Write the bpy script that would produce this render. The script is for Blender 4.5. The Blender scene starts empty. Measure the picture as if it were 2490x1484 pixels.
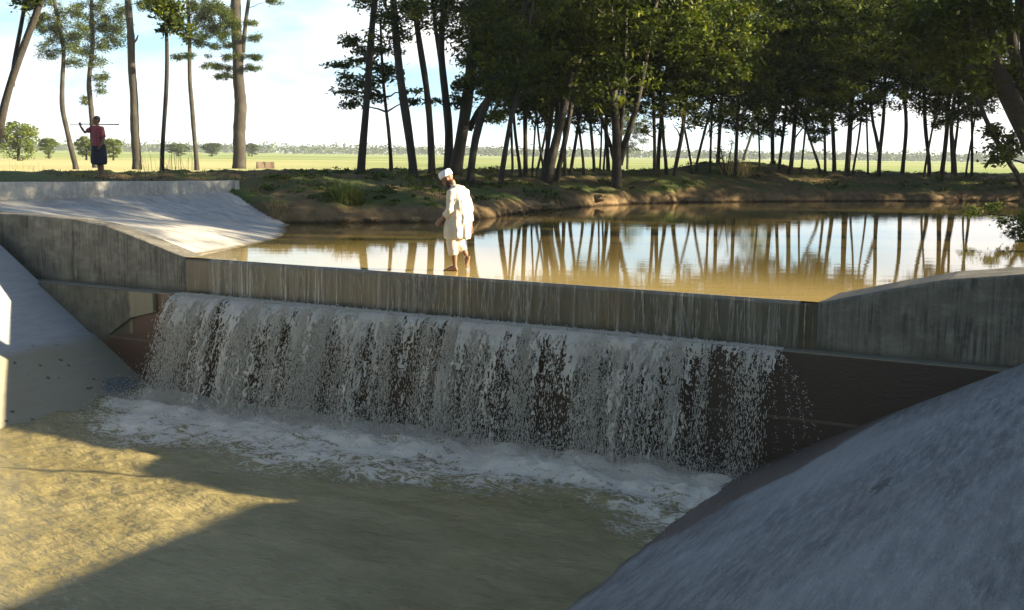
import bpy, math, random
import numpy as np
from mathutils import Vector, Matrix

scene = bpy.context.scene
COL = scene.collection
rng = np.random.default_rng(7)
random.seed(7)

# ------------------------------------------------------------------ camera, sky, sun, exposure
FPX, EYE, ROLL, HOR = 1120.0, 1.77, math.radians(0.7), 154.5
PITCH = math.atan((305 - HOR) / FPX)
FW = np.array([0, math.cos(PITCH), -math.sin(PITCH)])
RT0 = np.array([1.0, 0, 0]); UP0 = np.cross(RT0, FW)
RT = RT0 * math.cos(ROLL) + UP0 * math.sin(ROLL)
UP = -RT0 * math.sin(ROLL) + UP0 * math.cos(ROLL)
CAM = np.array([0, 0, EYE])
DS = 1024 / 2490.0

cd = bpy.data.cameras.new('camera'); cam = bpy.data.objects.new('camera', cd); COL.objects.link(cam)
cd.sensor_fit = 'HORIZONTAL'; cd.sensor_width = 36.0; cd.lens = 36.0 * FPX / 1024
cd.clip_start = 0.1; cd.clip_end = 9000
cam.matrix_world = Matrix(((RT[0], UP[0], -FW[0], 0), (RT[1], UP[1], -FW[1], 0), (RT[2], UP[2], -FW[2], EYE), (0, 0, 0, 1)))
scene.camera = cam

L0 = np.array([-5.491, 18.708, 0.0])                 # left end of the crest
ANG = math.radians(-27.968)
U = np.array([math.cos(ANG), math.sin(ANG), 0]); V = np.array([U[1], -U[0], 0])   # along the weir, downstream
def W(u, v, z=0.0): return L0 + U * u + V * v + np.array([0, 0, z])
def loc(x, y):
    qx, qy = x - L0[0], y - L0[1]
    return qx * U[0] + qy * U[1], qx * V[0] + qy * V[1]

SUN = U * 3.45 - V * 1.42 + np.array([0, 0, 1.0]); SUN /= np.linalg.norm(SUN)
SUN_EL = math.asin(SUN[2]); SUN_AZ = math.atan2(SUN[0], SUN[1])
sl = bpy.data.lights.new('sun', 'SUN'); so = bpy.data.objects.new('sun', sl); COL.objects.link(so)
sl.energy = 5.0; sl.angle = math.radians(0.53); sl.color = (1.0, 0.83, 0.58)
so.rotation_euler = Vector(-SUN).to_track_quat('-Z', 'Y').to_euler()

wd = bpy.data.worlds.new('World'); scene.world = wd; wd.use_nodes = True
nt = wd.node_tree; nt.nodes.clear()
def wn(t, **k):
    n = nt.nodes.new(t)
    for a, b in k.items(): setattr(n, a, b)
    return n
sky = wn('ShaderNodeTexSky', sky_type='NISHITA', sun_disc=False, sun_elevation=SUN_EL, sun_rotation=SUN_AZ, air_density=0.7, dust_density=0.8, ozone_density=1.0)
tc = wn('ShaderNodeTexCoord'); mp = wn('ShaderNodeMapping'); mp.inputs['Scale'].default_value = (1, 1, 2.6)
nz = wn('ShaderNodeTexNoise'); nz.inputs['Scale'].default_value = 3.6; nz.inputs['Detail'].default_value = 7; nz.inputs['Roughness'].default_value = 0.55
cr = wn('ShaderNodeValToRGB'); cr.color_ramp.elements[0].position = 0.44; cr.color_ramp.elements[1].position = 0.60
cr.color_ramp.elements[0].color = (2.4, 4.1, 5.0, 1); cr.color_ramp.elements[1].color = (5.4, 5.35, 5.3, 1)      # bright hazy blue between white cloud
sx = wn('ShaderNodeSeparateXYZ'); mr = wn('ShaderNodeMapRange'); mr.inputs[1].default_value = 0.16; mr.inputs[2].default_value = 0.42; mr.inputs[3].default_value = 1.0; mr.inputs[4].default_value = 0.0
mx = wn('ShaderNodeMix', data_type='RGBA')
bg = wn('ShaderNodeBackground'); bg.inputs[1].default_value = 0.05; wo = wn('ShaderNodeOutputWorld')
k = nt.links.new
k(tc.outputs['Generated'], mp.inputs[0]); k(mp.outputs[0], nz.inputs['Vector']); k(nz.outputs['Fac'], cr.inputs[0])
k(tc.outputs['Generated'], sx.inputs[0]); k(sx.outputs['Z'], mr.inputs[0])
k(mr.outputs[0], mx.inputs[0]); k(sky.outputs[0], mx.inputs[6]); k(cr.outputs['Color'], mx.inputs[7]); k(mx.outputs[2], bg.inputs[0]); k(bg.outputs[0], wo.inputs[0])

scene.view_settings.view_transform = 'Standard'; scene.view_settings.look = 'None'
scene.view_settings.exposure = 2.35; scene.view_settings.gamma = 1.0
scene.cycles.use_denoising = True
scene.cycles.max_bounces = 8; scene.cycles.transparent_max_bounces = 12
scene.cycles.caustics_reflective = False; scene.cycles.caustics_refractive = False

# ------------------------------------------------------------------ picture -> world (photo rows and columns in a 2490-wide copy)
def ray(dx, dy):
    d = FW * FPX + RT * (dx * DS - 512) - UP * (dy * DS - 305)
    return d / np.linalg.norm(d)
def atY(dx, dy, Y): d = ray(dx, dy); return CAM + d * (Y / d[1])
def atZ(dx, dy, z): d = ray(dx, dy); return CAM + d * ((z - EYE) / d[2])

# ------------------------------------------------------------------ noise in numpy
_perm = np.random.default_rng(11).random((257, 257))
def vnoise(x, y):
    x = np.asarray(x, float); y = np.asarray(y, float)
    xi = np.floor(x).astype(int); yi = np.floor(y).astype(int); fx = x - xi; fy = y - yi
    fx = fx * fx * (3 - 2 * fx); fy = fy * fy * (3 - 2 * fy)
    a = _perm[xi % 256, yi % 256]; b = _perm[(xi + 1) % 256, yi % 256]; c = _perm[xi % 256, (yi + 1) % 256]; d = _perm[(xi + 1) % 256, (yi + 1) % 256]
    return (a * (1 - fx) + b * fx) * (1 - fy) + (c * (1 - fx) + d * fx) * fy
def fbm(x, y, o=4, g=0.5):
    s = 0; a = 1; t = 0
    for i in range(o):
        s = s + a * vnoise(x * 2 ** i + 17.3 * i, y * 2 ** i + 9.1 * i); t += a; a *= g
    return s / t
def sstep(a, b, x): t = np.clip((x - a) / (b - a), 0, 1); return t * t * (3 - 2 * t)

# ------------------------------------------------------------------ mesh helpers
def link(name, me, m=None, parent=None):
    o = bpy.data.objects.new(name, me); COL.objects.link(o)
    if m is not None:
        if len(me.materials) == 0: me.materials.append(m)
    if parent is not None: o.parent = parent
    return o
def npmesh(name, v, f, smooth=False, attr=None):
    """v (n,3), f (m,k) with constant k"""
    v = np.asarray(v, np.float32); f = np.asarray(f, np.int32); kk = f.shape[1]
    me = bpy.data.meshes.new(name)
    me.vertices.add(len(v)); me.vertices.foreach_set('co', v.ravel())
    me.loops.add(f.size); me.loops.foreach_set('vertex_index', f.ravel())
    me.polygons.add(len(f)); me.polygons.foreach_set('loop_start', np.arange(0, f.size, kk, dtype=np.int32))
    me.polygons.foreach_set('loop_total', np.full(len(f), kk, np.int32))
    me.polygons.foreach_set('use_smooth', np.full(len(f), smooth, bool))
    for an, av in (attr or {}).items():
        a = me.attributes.new(an, 'FLOAT', 'POINT'); a.data.foreach_set('value', np.asarray(av, np.float32))
    me.update(); me.validate(); return me
class MB:
    def __init__(s): s.v = []; s.f = []
    def add(s, v, f):
        b = len(s.v); s.v += [tuple(map(float, p)) for p in v]; s.f += [tuple(i + b for i in q) for q in f]; return s
    def mesh(s, name, smooth=False):
        me = bpy.data.meshes.new(name); me.from_pydata(s.v, [], s.f); me.update()
        me.polygons.foreach_set('use_smooth', [smooth] * len(me.polygons)); return me
    def box(s, a, b):
        x0, y0, z0 = a; x1, y1, z1 = b
        return s.add([(x0, y0, z0), (x1, y0, z0), (x1, y1, z0), (x0, y1, z0), (x0, y0, z1), (x1, y0, z1), (x1, y1, z1), (x0, y1, z1)],
                     [(0, 3, 2, 1), (4, 5, 6, 7), (0, 1, 5, 4), (1, 2, 6, 5), (2, 3, 7, 6), (3, 0, 4, 7)])
    def rings(s, rings, n=14, cap=True):
        """rings: (centre, axis a, axis b) ellipses"""
        v = []; f = []
        for c, a, b in rings:
            c = np.array(c, float); a = np.array(a, float); b = np.array(b, float)
            for i in range(n):
                t = 2 * math.pi * i / n; v.append(c + a * math.cos(t) + b * math.sin(t))
        R = len(rings)
        for r in range(R - 1):
            for i in range(n):
                j = (i + 1) % n; f.append((r * n + i, r * n + j, (r + 1) * n + j, (r + 1) * n + i))
        if cap: f.append(tuple(range(n))[::-1]); f.append(tuple((R - 1) * n + i for i in range(n)))
        return s.add(v, f)
    def tube(s, pts, rad, n=10, jit=0.0, cap=True):
        pts = [np.array(p, float) for p in pts]; R = []
        prev = None
        for i, p in enumerate(pts):
            d = pts[min(i + 1, len(pts) - 1)] - pts[max(i - 1, 0)]; d /= np.linalg.norm(d) + 1e-9
            if prev is None: prev = np.array([1.0, 0.13, 0.21]) if abs(d[0]) < 0.8 else np.array([0.1, 0.2, 1.0])
            a = prev - d * (prev @ d); a /= np.linalg.norm(a); prev = a; b = np.cross(d, a)
            r = rad[i] if hasattr(rad, '__len__') else rad
            r1 = r * (1 + jit * random.uniform(-1, 1)); r2 = r * (1 + jit * random.uniform(-1, 1))
            R.append((p, a * r1, b * r2))
        return s.rings(R, n, cap)
    def ball(s, c, r, n=14, m=9, rot=None):
        c = np.array(c, float); R = []
        r = np.array(r if hasattr(r, '__len__') else (r, r, r), float); M = np.eye(3) if rot is None else np.array(rot)
        for i in range(m):
            t = math.pi * (i + 0.12) / (m - 1 + 0.24); z = -math.cos(t); q = math.sin(t)
            R.append((c + M @ np.array([0, 0, z * r[2]]), M @ np.array([r[0] * q, 0, 0]), M @ np.array([0, r[1] * q, 0])))
        return s.rings(R, n)
def remeshed(name, mb, voxel, m, parent=None, it=3, fac=0.5):
    me = mb.mesh(name + '_tmp'); o = bpy.data.objects.new('tmp', me); COL.objects.link(o)
    r = o.modifiers.new('r', 'REMESH'); r.mode = 'VOXEL'; r.voxel_size = voxel
    s = o.modifiers.new('s', 'SMOOTH'); s.iterations = it; s.factor = fac
    dg = bpy.context.evaluated_depsgraph_get(); me2 = bpy.data.meshes.new_from_object(o.evaluated_get(dg))
    bpy.data.objects.remove(o); me2.name = name; me2.materials.clear()
    me2.polygons.foreach_set('use_smooth', [True] * len(me2.polygons))
    return link(name, me2, m, parent)
def tag(o, label=None, cat=None, group=None, kind=None):
    if label: o['label'] = label
    if cat: o['category'] = cat
    if group: o['group'] = group
    if kind: o['kind'] = kind
    return o
def empty(name, p=(0, 0, 0), rz=0.0):
    o = bpy.data.objects.new(name, None); COL.objects.link(o); o.location = tuple(p); o.rotation_euler = (0, 0, rz); o.empty_display_size = 0.2
    return o
def canal(o): o.location = tuple(L0); o.rotation_euler = (0, 0, ANG); return o   # mesh drawn in canal axes: x along weir, y upstream

# ------------------------------------------------------------------ material helpers
class M:
    def __init__(s, name):
        s.m = bpy.data.materials.new(name); s.m.use_nodes = True; s.nt = s.m.node_tree
        s.b = s.nt.nodes['Principled BSDF']; s.out = s.nt.nodes['Material Output']; s.tc = s.nt.nodes.new('ShaderNodeTexCoord')
    def n(s, t, ins=None, **k):
        n = s.nt.nodes.new(t)
        for a, b in k.items(): setattr(n, a, b)
        for a, b in (ins or {}).items():
            if hasattr(b, 'is_output'): s.nt.links.new(b, n.inputs[a])
            else: n.inputs[a].default_value = b
        return n
    def coord(s, scale=(1, 1, 1), rot=(0, 0, 0), src='Object'):
        return s.n('ShaderNodeMapping', {0: s.tc.outputs[src], 'Scale': scale, 'Rotation': rot}).outputs[0]
    def noise(s, vec, scale=1.0, detail=4, rough=0.55, dist=0.0):
        return s.n('ShaderNodeTexNoise', {'Vector': vec, 'Scale': scale, 'Detail': detail, 'Roughness': rough, 'Distortion': dist}).outputs['Fac']
    def ramp(s, fac, stops):
        r = s.n('ShaderNodeValToRGB', {0: fac}); e = r.color_ramp.elements
        while len(e) < len(stops): e.new(0.5)
        for el, (p, c) in zip(e, stops): el.position = p; el.color = (c, c, c, 1) if not hasattr(c, '__len__') else (*c, 1)
        return r.outputs[0]
    def mix(s, fac, a, b, mode='MIX'):
        n = s.n('ShaderNodeMix', data_type='RGBA', blend_type=mode)
        for i, x in ((0, fac), (6, a), (7, b)):
            if hasattr(x, 'is_output'): s.nt.links.new(x, n.inputs[i])
            elif i == 0: n.inputs[i].default_value = x
            else: n.inputs[i].default_value = (*x, 1) if hasattr(x, '__len__') else (x, x, x, 1)
        return n.outputs[2]
    def math(s, op, a, b=0.0, c=None, clamp=False):
        n = s.n('ShaderNodeMath', operation=op, use_clamp=clamp)
        for i, x in enumerate((a, b) if c is None else (a, b, c)):
            if hasattr(x, 'is_output'): s.nt.links.new(x, n.inputs[i])
            else: n.inputs[i].default_value = x
        return n.outputs[0]
    def sep(s, vec=None): return s.n('ShaderNodeSeparateXYZ', {0: vec or s.tc.outputs['Object']}).outputs
    def rng(s, x, a, b, c=0.0, d=1.0, smooth=True):
        n = s.n('ShaderNodeMapRange', {0: x, 1: a, 2: b, 3: c, 4: d}); n.interpolation_type = 'SMOOTHSTEP' if smooth else 'LINEAR'; return n.outputs[0]
    def attr(s, name): return s.n('ShaderNodeAttribute', attribute_name=name).outputs['Fac']
    def bump(s, h, strength=0.3, dist=0.02):
        n = s.n('ShaderNodeBump', {'Height': h, 'Strength': strength, 'Distance': dist}); s.set('Normal', n.outputs[0]); return n
    def set(s, key, x):
        if hasattr(x, 'is_output'): s.nt.links.new(x, s.b.inputs[key])
        elif hasattr(x, '__len__') and len(x) == 3: s.b.inputs[key].default_value = (*x, 1)
        else: s.b.inputs[key].default_value = x
        return s

def plain(name, col, rough=0.7, var=0.25, scale=20, bump=0.2):
    a = M(name); n = a.noise(a.coord(), scale, 4)
    c2 = tuple(x * (1 - var) for x in col)
    a.set('Base Color', a.mix(n, c2, tuple(min(1, x * (1 + var)) for x in col))); a.set('Roughness', rough)
    if bump: a.bump(n, bump, 0.01)
    return a.m

# canal lining: brushed grey concrete; z stain line near the water
def slope_mat(name, side):
    a = M(name)
    n1 = a.noise(a.coord((1.2, 0.5, 1.2)), 1.6, 6, 0.6)
    n2 = a.noise(a.coord((4.2, 0.8, 4.2), (0, 0, 0.40)), 2.0, 8, 0.74)
    n4 = a.noise(a.coord((7, 1.3, 7), (0, 0, 0.55)), 2.4, 7, 0.75)
    n3 = a.noise(a.coord(), 60, 2)
    c = a.mix(a.ramp(n1, [(0.3, 0), (0.7, 1)]), (0.135, 0.145, 0.15), (0.225, 0.235, 0.24))
    c = a.mix(a.ramp(n2, [(0.35, 0), (0.68, 1)]), a.mix(0.75, c, (0.075, 0.09, 0.097)), a.mix(0.5, c, (0.34, 0.36, 0.355)))
    c = a.mix(a.math('MULTIPLY', a.ramp(n4, [(0.52, 0), (0.66, 1)]), 0.45), c, (0.42, 0.44, 0.44))
    c = a.mix(a.math('MULTIPLY', a.ramp(n4, [(0.34, 1), (0.46, 0)]), 0.5), c, (0.06, 0.07, 0.075))
    c = a.mix(a.math('MULTIPLY', a.ramp(a.noise(a.coord((0.7, 0.7, 0.7)), 1.0, 3), [(0.5, 0), (0.68, 1)]), 0.45), c, (0.17, 0.15, 0.15))
    c = a.mix(a.math('MULTIPLY', a.ramp(a.noise(a.coord((0.45, 0.3, 0.45)), 1.3, 4), [(0.46, 0), (0.66, 1)]), 0.55), c, (0.34, 0.355, 0.35))
    c = a.mix(a.math('MULTIPLY', a.ramp(a.noise(a.coord((22, 9, 22), (0, 0, 0.5)), 2.0, 4, 0.8), [(0.58, 0), (0.70, 1)]), 0.5), c, (0.42, 0.44, 0.43)); c = a.mix(a.math('MULTIPLY', a.ramp(n3, [(0.30, 1), (0.40, 0)]), 0.6), c, (0.05, 0.055, 0.055))
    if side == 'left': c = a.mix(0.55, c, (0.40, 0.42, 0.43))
    x, y, z = a.sep()
    zz = a.math('ADD', z, a.math('MULTIPLY', a.math('SUBTRACT', n1, 0.5), 0.25))
    if side == 'left':
        st = a.rng(zz, -1.40, -1.55)                            # old flood line, tan silt below
        c = a.mix(a.math('MULTIPLY', st, 0.8), c, a.mix(n2, (0.20, 0.18, 0.105), (0.30, 0.265, 0.165)))
        vo = a.n('ShaderNodeTexVoronoi', {'Vector': a.coord((1, 1, 1)), 'Scale': 4.5}); vo2 = a.n('ShaderNodeTexVoronoi', {'Vector': a.coord((1, 1, 1)), 'Scale': 9.0})
        pk = a.math('MULTIPLY', a.math('LESS_THAN', vo.outputs['Distance'], 0.17), a.math('GREATER_THAN', a.noise(a.coord(), 1.1, 2), 0.50))
        c = a.mix(a.math('MULTIPLY', pk, a.math('MULTIPLY', st, 0.8)), c, (0.05, 0.05, 0.04))
        # blue paint smear by the water
        d = a.n('ShaderNodeVectorMath', {0: a.tc.outputs['Object'], 1: (-0.62, -0.75, -2.10)}, operation='SUBTRACT').outputs[0]
        d = a.n('ShaderNodeVectorMath', {0: d, 1: (2.4, 2.1, 6.5)}, operation='MULTIPLY').outputs[0]
        ln = a.n('ShaderNodeVectorMath', {0: d}, operation='LENGTH').outputs['Value']
        ln = a.math('ADD', ln, a.math('MULTIPLY', a.math('SUBTRACT', a.noise(a.coord(), 4, 3), 0.5), 1.3))
        c = a.mix(a.math('MULTIPLY', a.rng(ln, 1.05, 0.75), 0.65), c, (0.065, 0.105, 0.15))
    else:
        edge = a.math('ADD', a.math('MULTIPLY', a.math('SUBTRACT', a.noise(a.coord((1, 0.6, 1)), 2.2, 5), 0.5), 0.5), z)
        # wet splashed band: wide by the weir, narrow away from it
        lim = a.rng(y, -3.6, -0.1, -2.27, -1.12, False)
        wet = a.rng(a.math('SUBTRACT', edge, lim), 0.06, -0.06)
        c = a.mix(a.math('MULTIPLY', wet, 0.85), c, a.mix(n2, (0.075, 0.052, 0.040), (0.135, 0.098, 0.074)))
        gr = a.rng(a.math('ADD', z, a.math('MULTIPLY', n1, 0.2)), -2.12, -2.25)
        c = a.mix(a.math('MULTIPLY', gr, 0.8), c, (0.06, 0.055, 0.02))
        # small dark scrape
        d = a.n('ShaderNodeVectorMath', {0: a.tc.outputs['Object'], 1: (12.13, -4.55, -0.91)}, operation='SUBTRACT').outputs[0]
        d = a.n('ShaderNodeVectorMath', {0: d, 1: (9.0, 3.2, 9.0)}, operation='MULTIPLY').outputs[0]
        ln = a.n('ShaderNodeVectorMath', {0: d}, operation='LENGTH').outputs['Value']
        ln = a.math('ADD', ln, a.math('MULTIPLY', a.math('SUBTRACT', a.noise(a.coord(), 14, 3), 0.5), 2.2))
        c = a.mix(a.math('MULTIPLY', a.rng(ln, 0.8, 0.55), 0.7), c, (0.05, 0.045, 0.035))
        a.set('Roughness', a.math('SUBTRACT', 0.85, a.math('MULTIPLY', wet, 0.35)))
    a.set('Base Color', c)
    if side == 'left': a.set('Roughness', 0.85)
    a.bump(a.math('ADD', a.math('MULTIPLY', n2, 0.7), a.math('ADD', a.math('MULTIPLY', n3, 0.3), a.math('MULTIPLY', n4, 0.5))), 0.8, 0.03)
    return a.m

def wall_mat(name, wet):
    a = M(name)
    x, y, z = a.sep()
    n1 = a.noise(a.coord(), 1.3, 6, 0.6); n2 = a.noise(a.coord(), 14, 4)
    drip = a.noise(a.coord((9, 9, 0.55)), 1.6, 5, 0.7); drip2 = a.noise(a.coord((26, 26, 0.8)), 1.0, 3, 0.6)
    if wet:
        c = a.mix(a.ramp(drip, [(0.35, 0), (0.65, 1)]), (0.022, 0.019, 0.007), (0.064, 0.055, 0.021))
        c = a.mix(a.ramp(n1, [(0.45, 0), (0.7, 1)]), c, (0.060, 0.036, 0.010))
        c = a.mix(a.rng(x, 0.62, 0.55), c, a.mix(n2, (0.040, 0.026, 0.008), (0.085, 0.058, 0.018)))
        c = a.mix(a.math('MULTIPLY', a.ramp(drip2, [(0.52, 0), (0.66, 1)]), 0.6), c, (0.20, 0.195, 0.14))
        c = a.mix(a.math('MULTIPLY', a.ramp(a.noise(a.coord((0.8, 0.8, 0.5)), 1.5, 7, 0.72), [(0.44, 0), (0.58, 1)]), 0.75), c, (0.020, 0.022, 0.010))
        c = a.mix(a.math('MULTIPLY', a.ramp(a.noise(a.coord((1.1, 1.1, 1.3)), 1.9, 6, 0.7), [(0.54, 0), (0.66, 1)]), 0.6), c, (0.10, 0.058, 0.018))
        a.set('Roughness', 0.3)
    else:
        c = a.mix(a.ramp(n1, [(0.3, 0), (0.7, 1)]), (0.10, 0.097, 0.078), (0.19, 0.18, 0.145))
        patch = a.noise(a.coord((0.9, 0.9, 1.6)), 1.5, 5, 0.65)
        tmask = a.math('MULTIPLY', a.math('MULTIPLY', a.ramp(drip, [(0.40, 0), (0.56, 1)]), a.ramp(drip2, [(0.38, 0.15), (0.6, 1)])), a.ramp(patch, [(0.36, 0), (0.56, 1)]))
        c = a.mix(a.math('MULTIPLY', a.ramp(a.noise(a.coord((1.2, 1.2, 2.2)), 2.0, 7, 0.7), [(0.48, 0), (0.62, 1)]), 0.6), c, (0.26, 0.25, 0.205))
        c = a.mix(a.math('MULTIPLY', a.ramp(a.noise(a.coord((2.1, 2.1, 1.2)), 1.7, 6, 0.7), [(0.56, 0), (0.66, 1)]), 0.7), c, (0.05, 0.05, 0.036))
        c = a.mix(a.math('MULTIPLY', tmask, 0.85), c, (0.026, 0.026, 0.024))
        c = a.mix(a.math('MULTIPLY', a.rng(a.math('ADD', z, a.math('MULTIPLY', n1, 0.22)), -0.36, -0.50), 0.6), c, (0.05, 0.046, 0.03))
        a.set('Roughness', 0.85)
    a.set('Base Color', c); a.bump(a.math('ADD', n2, drip), 0.35, 0.012)
    return a.m

def drop_mat():
    a = M('wet_drop_wall'); x, y, z = a.sep()
    n1 = a.noise(a.coord(), 1.8, 6, 0.6); n2 = a.noise(a.coord((3, 3, 8)), 4, 5, 0.65)
    wet = a.mix(n2, (0.014, 0.009, 0.005), (0.050, 0.030, 0.016))
    wet = a.mix(a.rng(x, 0.5, -0.4), wet, a.mix(n2, (0.05, 0.024, 0.013), (0.115, 0.062, 0.036)))
    dry = a.mix(n1, (0.075, 0.07, 0.052), (0.125, 0.118, 0.09))
    tan = a.rng(a.math('ADD', x, a.math('MULTIPLY', n1, 0.25)), -0.98, -0.93)
    dry = a.mix(tan, dry, (0.20, 0.185, 0.125))
    xm = a.rng(a.math('ADD', x, a.math('MULTIPLY', a.math('SUBTRACT', n1, 0.5), 0.12)), -0.44, -0.40)
    zm = a.rng(a.math('ADD', a.math('ADD', z, a.math('MULTIPLY', x, -0.25)), a.math('MULTIPLY', n1, 0.2)), -0.96, -1.02)
    isdry = a.math('MULTIPLY', a.math('MULTIPLY', a.math('SUBTRACT', 1.0, xm), a.math('SUBTRACT', 1.0, zm)), a.math('LESS_THAN', x, -1.0))
    c = a.mix(isdry, wet, dry)
    lt = a.math('MULTIPLY', a.math('GREATER_THAN', z, -0.612), a.math('ADD', a.math('LESS_THAN', x, -0.1), a.math('GREATER_THAN', x, 10.15), clamp=True))
    c = a.mix(lt, c, a.mix(n2, (0.16, 0.15, 0.11), (0.30, 0.285, 0.22)))
    jt = a.math('LESS_THAN', a.math('ABSOLUTE', a.math('ADD', z, 1.45)), 0.018)      # pour joint
    c = a.mix(a.math('MULTIPLY', jt, 0.55), c, (0.14, 0.12, 0.09))
    a.set('Base Color', c); a.set('Roughness', a.math('ADD', 0.38, a.math('MULTIPLY', isdry, 0.5))); a.bump(n2, 0.4, 0.015)
    return a.m

def apron_mat():
    a = M('upstream_apron_concrete')
    n1 = a.noise(a.coord((0.8, 1.2, 1)), 1.4, 6, 0.6); n2 = a.noise(a.coord((1.6, 6, 3), (0, 0, -0.5)), 2, 8, 0.74)
    c = a.mix(a.ramp(n1, [(0.3, 0), (0.7, 1)]), (0.37, 0.36, 0.325), (0.55, 0.53, 0.46))
    c = a.mix(a.math('MULTIPLY', a.ramp(n2, [(0.42, 0), (0.6, 1)]), 0.65), c, (0.22, 0.225, 0.225)); c = a.mix(a.math('MULTIPLY', a.ramp(a.noise(a.coord((1, 1, 2)), 1.2, 6, 0.7), [(0.5, 0), (0.64, 1)]), 0.45), c, (0.20, 0.185, 0.15))
    x, y, z = a.sep()
    c = a.mix(a.rng(a.math('ADD', z, a.math('MULTIPLY', n1, 0.04)), 0.055, 0.02), c, (0.13, 0.11, 0.06))
    a.set('Base Color', c); a.set('Roughness', 0.85); a.bump(n2, 0.3, 0.02); return a.m

# ------------------------------------------------------------------ the lie of the land
ZP = -2.30                                                      # pool level below the weir
SL, SR = 0.61, 0.54                                             # slopes of the canal sides
POND = np.array([(-5.65, 27.63), (-4.0, 28.5), (-1.8, 29.2), (-0.6, 31.2), (0.03, 33.3), (1.5, 36.6), (3.1, 40.0), (6.5, 43.6), (10.9, 45.9), (16, 47.8), (22.4, 49.2), (40, 53), (75, 60),
                 (75, 52), (38, 44.5), (22, 36), (15.2, 30.2), (13.3, 26.8), (15.0, 22.0), (14.0, 17.0), tuple(W(16.5, -2.6)[:2]), tuple(W(15.8, -0.9)[:2]), tuple(W(12.0, -0.42)[:2]), tuple(W(10.5, 0.0)[:2]), tuple(W(0, 0)[:2]), tuple(W(-0.3, -1.5)[:2]), tuple(W(-1.57, -3.9)[:2])])
def pond_dist(x, y):
    """signed distance to the pond's edge, negative inside"""
    x = np.asarray(x, float); y = np.asarray(y, float); d = np.full(x.shape, 1e9); ins = np.zeros(x.shape, bool)
    n = len(POND)
    for i in range(n):
        a = POND[i]; b = POND[(i + 1) % n]; e = b - a
        t = np.clip(((x - a[0]) * e[0] + (y - a[1]) * e[1]) / (e @ e), 0, 1)
        d = np.minimum(d, np.hypot(x - a[0] - t * e[0], y - a[1] - t * e[1]))
        c = (a[1] > y) != (b[1] > y)
        with np.errstate(divide='ignore', invalid='ignore'):
            xc = (b[0] - a[0]) * (y - a[1]) / (b[1] - a[1]) + a[0]
        ins ^= c & (x < xc)
    return np.where(ins, -d, d)
def apron_z(u, v):
    A = np.interp(-u, [0, 0.4, 0.93, 1.8, 2.73, 4.6, 6.5, 9], [-0.01, 0.085, 0.225, 0.42, 0.53, 0.57, 0.71, 0.75])
    B = np.where(u < -4.25, (-4.25 - u) * 0.316, -0.12 * (u + 4.25))
    t = np.clip(-v / 8.0, 0, 1); return A * (1 - t) + B * t
def land(x, y):
    x = np.asarray(x, float); y = np.asarray(y, float)
    d0 = pond_dist(x, y); u, v = loc(x, y)
    d = d0 + (fbm(x * 0.9, y * 0.9, 3) - 0.5) * 0.9 * sstep(-0.4, 0.3, d0) * sstep(4, 1, d0)
    h = np.interp(d, [-3, -1, 0, 0.08, 0.35, 1.1, 2.6, 5.0, 6.5, 11.5, 14.5, 19, 30], [-0.9, -0.5, -0.04, 0.22, 0.40, 0.54, 0.74, 0.98, 1.06, 1.04, 0.75, 0.28, 0.15])
    far = sstep(15, 22, d0); rough = (fbm(x * 1.3, y * 1.3, 4) - 0.5) * 0.30 + (fbm(x * 4.1, y * 4.1, 3) - 0.5) * 0.20
    h = h + rough * sstep(-0.1, 0.5, d0) * (1 - far)
    # spoil heaps on the right-hand bank
    for hx, hy, hr, hh in ((6.2, 46.5, 1.9, 0.42), (11.6, 52.5, 2.6, 0.45), (8.9, 50.8, 1.6, 0.35)):
        h = h + hh * np.exp(-((x - hx) ** 2 + (y - hy) ** 2) / hr ** 2)
    # left bank top behind the parapet, right bank top
    lb = sstep(-6.0, -6.8, u) * sstep(-9.4, -8.0, v); h = h * (1 - lb) + lb * (0.92 + 0.25 * rough + 0.18 * sstep(-9, -14, u))
    h = np.where((u > -6.55) & (u < 0.3) & (v > -7.6 - 0.75 * np.clip((-4.25 - u) / 2.25, 0, 1)) & (v <= 0.4), np.minimum(h, apron_z(u, v) - 0.22), h)
    # canal below the weir
    wl = -0.5 - (0.55 - ZP) / SL; wr = 9.55 + (0.50 - ZP) / SR
    dn = v > -0.35
    top = np.where(u < 4, 0.47, 0.42) + 0.25 * rough
    prof = np.maximum(np.maximum(ZP - 0.8, ZP + (-0.5 - u) * SL), ZP + (u - 9.55) * SR) - 0.30
    cut = np.where(u < wl - 0.25, top, np.where(u > wr + 0.25, top, np.minimum(prof, 0.1)))
    nearc = sstep(-60, -25, u) * sstep(70, 35, u) * sstep(60, 34, v)
    h = np.where(dn & (nearc > 0), cut * nearc + h * (1 - nearc), h)
    h = np.where((v <= -0.35) & (v > -1.6) & (u > 10.4) & (u < 15.8), -0.3, h)
    return h
def ground_at(dx, dy):
    d = ray(dx, dy); t = np.arange(20, 140, 0.05); P = CAM[:, None] + d[:, None] * t
    hit = np.nonzero(P[2] < land(P[0], P[1]))[0]
    i = hit[0] if len(hit) else len(t) - 1
    return P[:, i]

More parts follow.
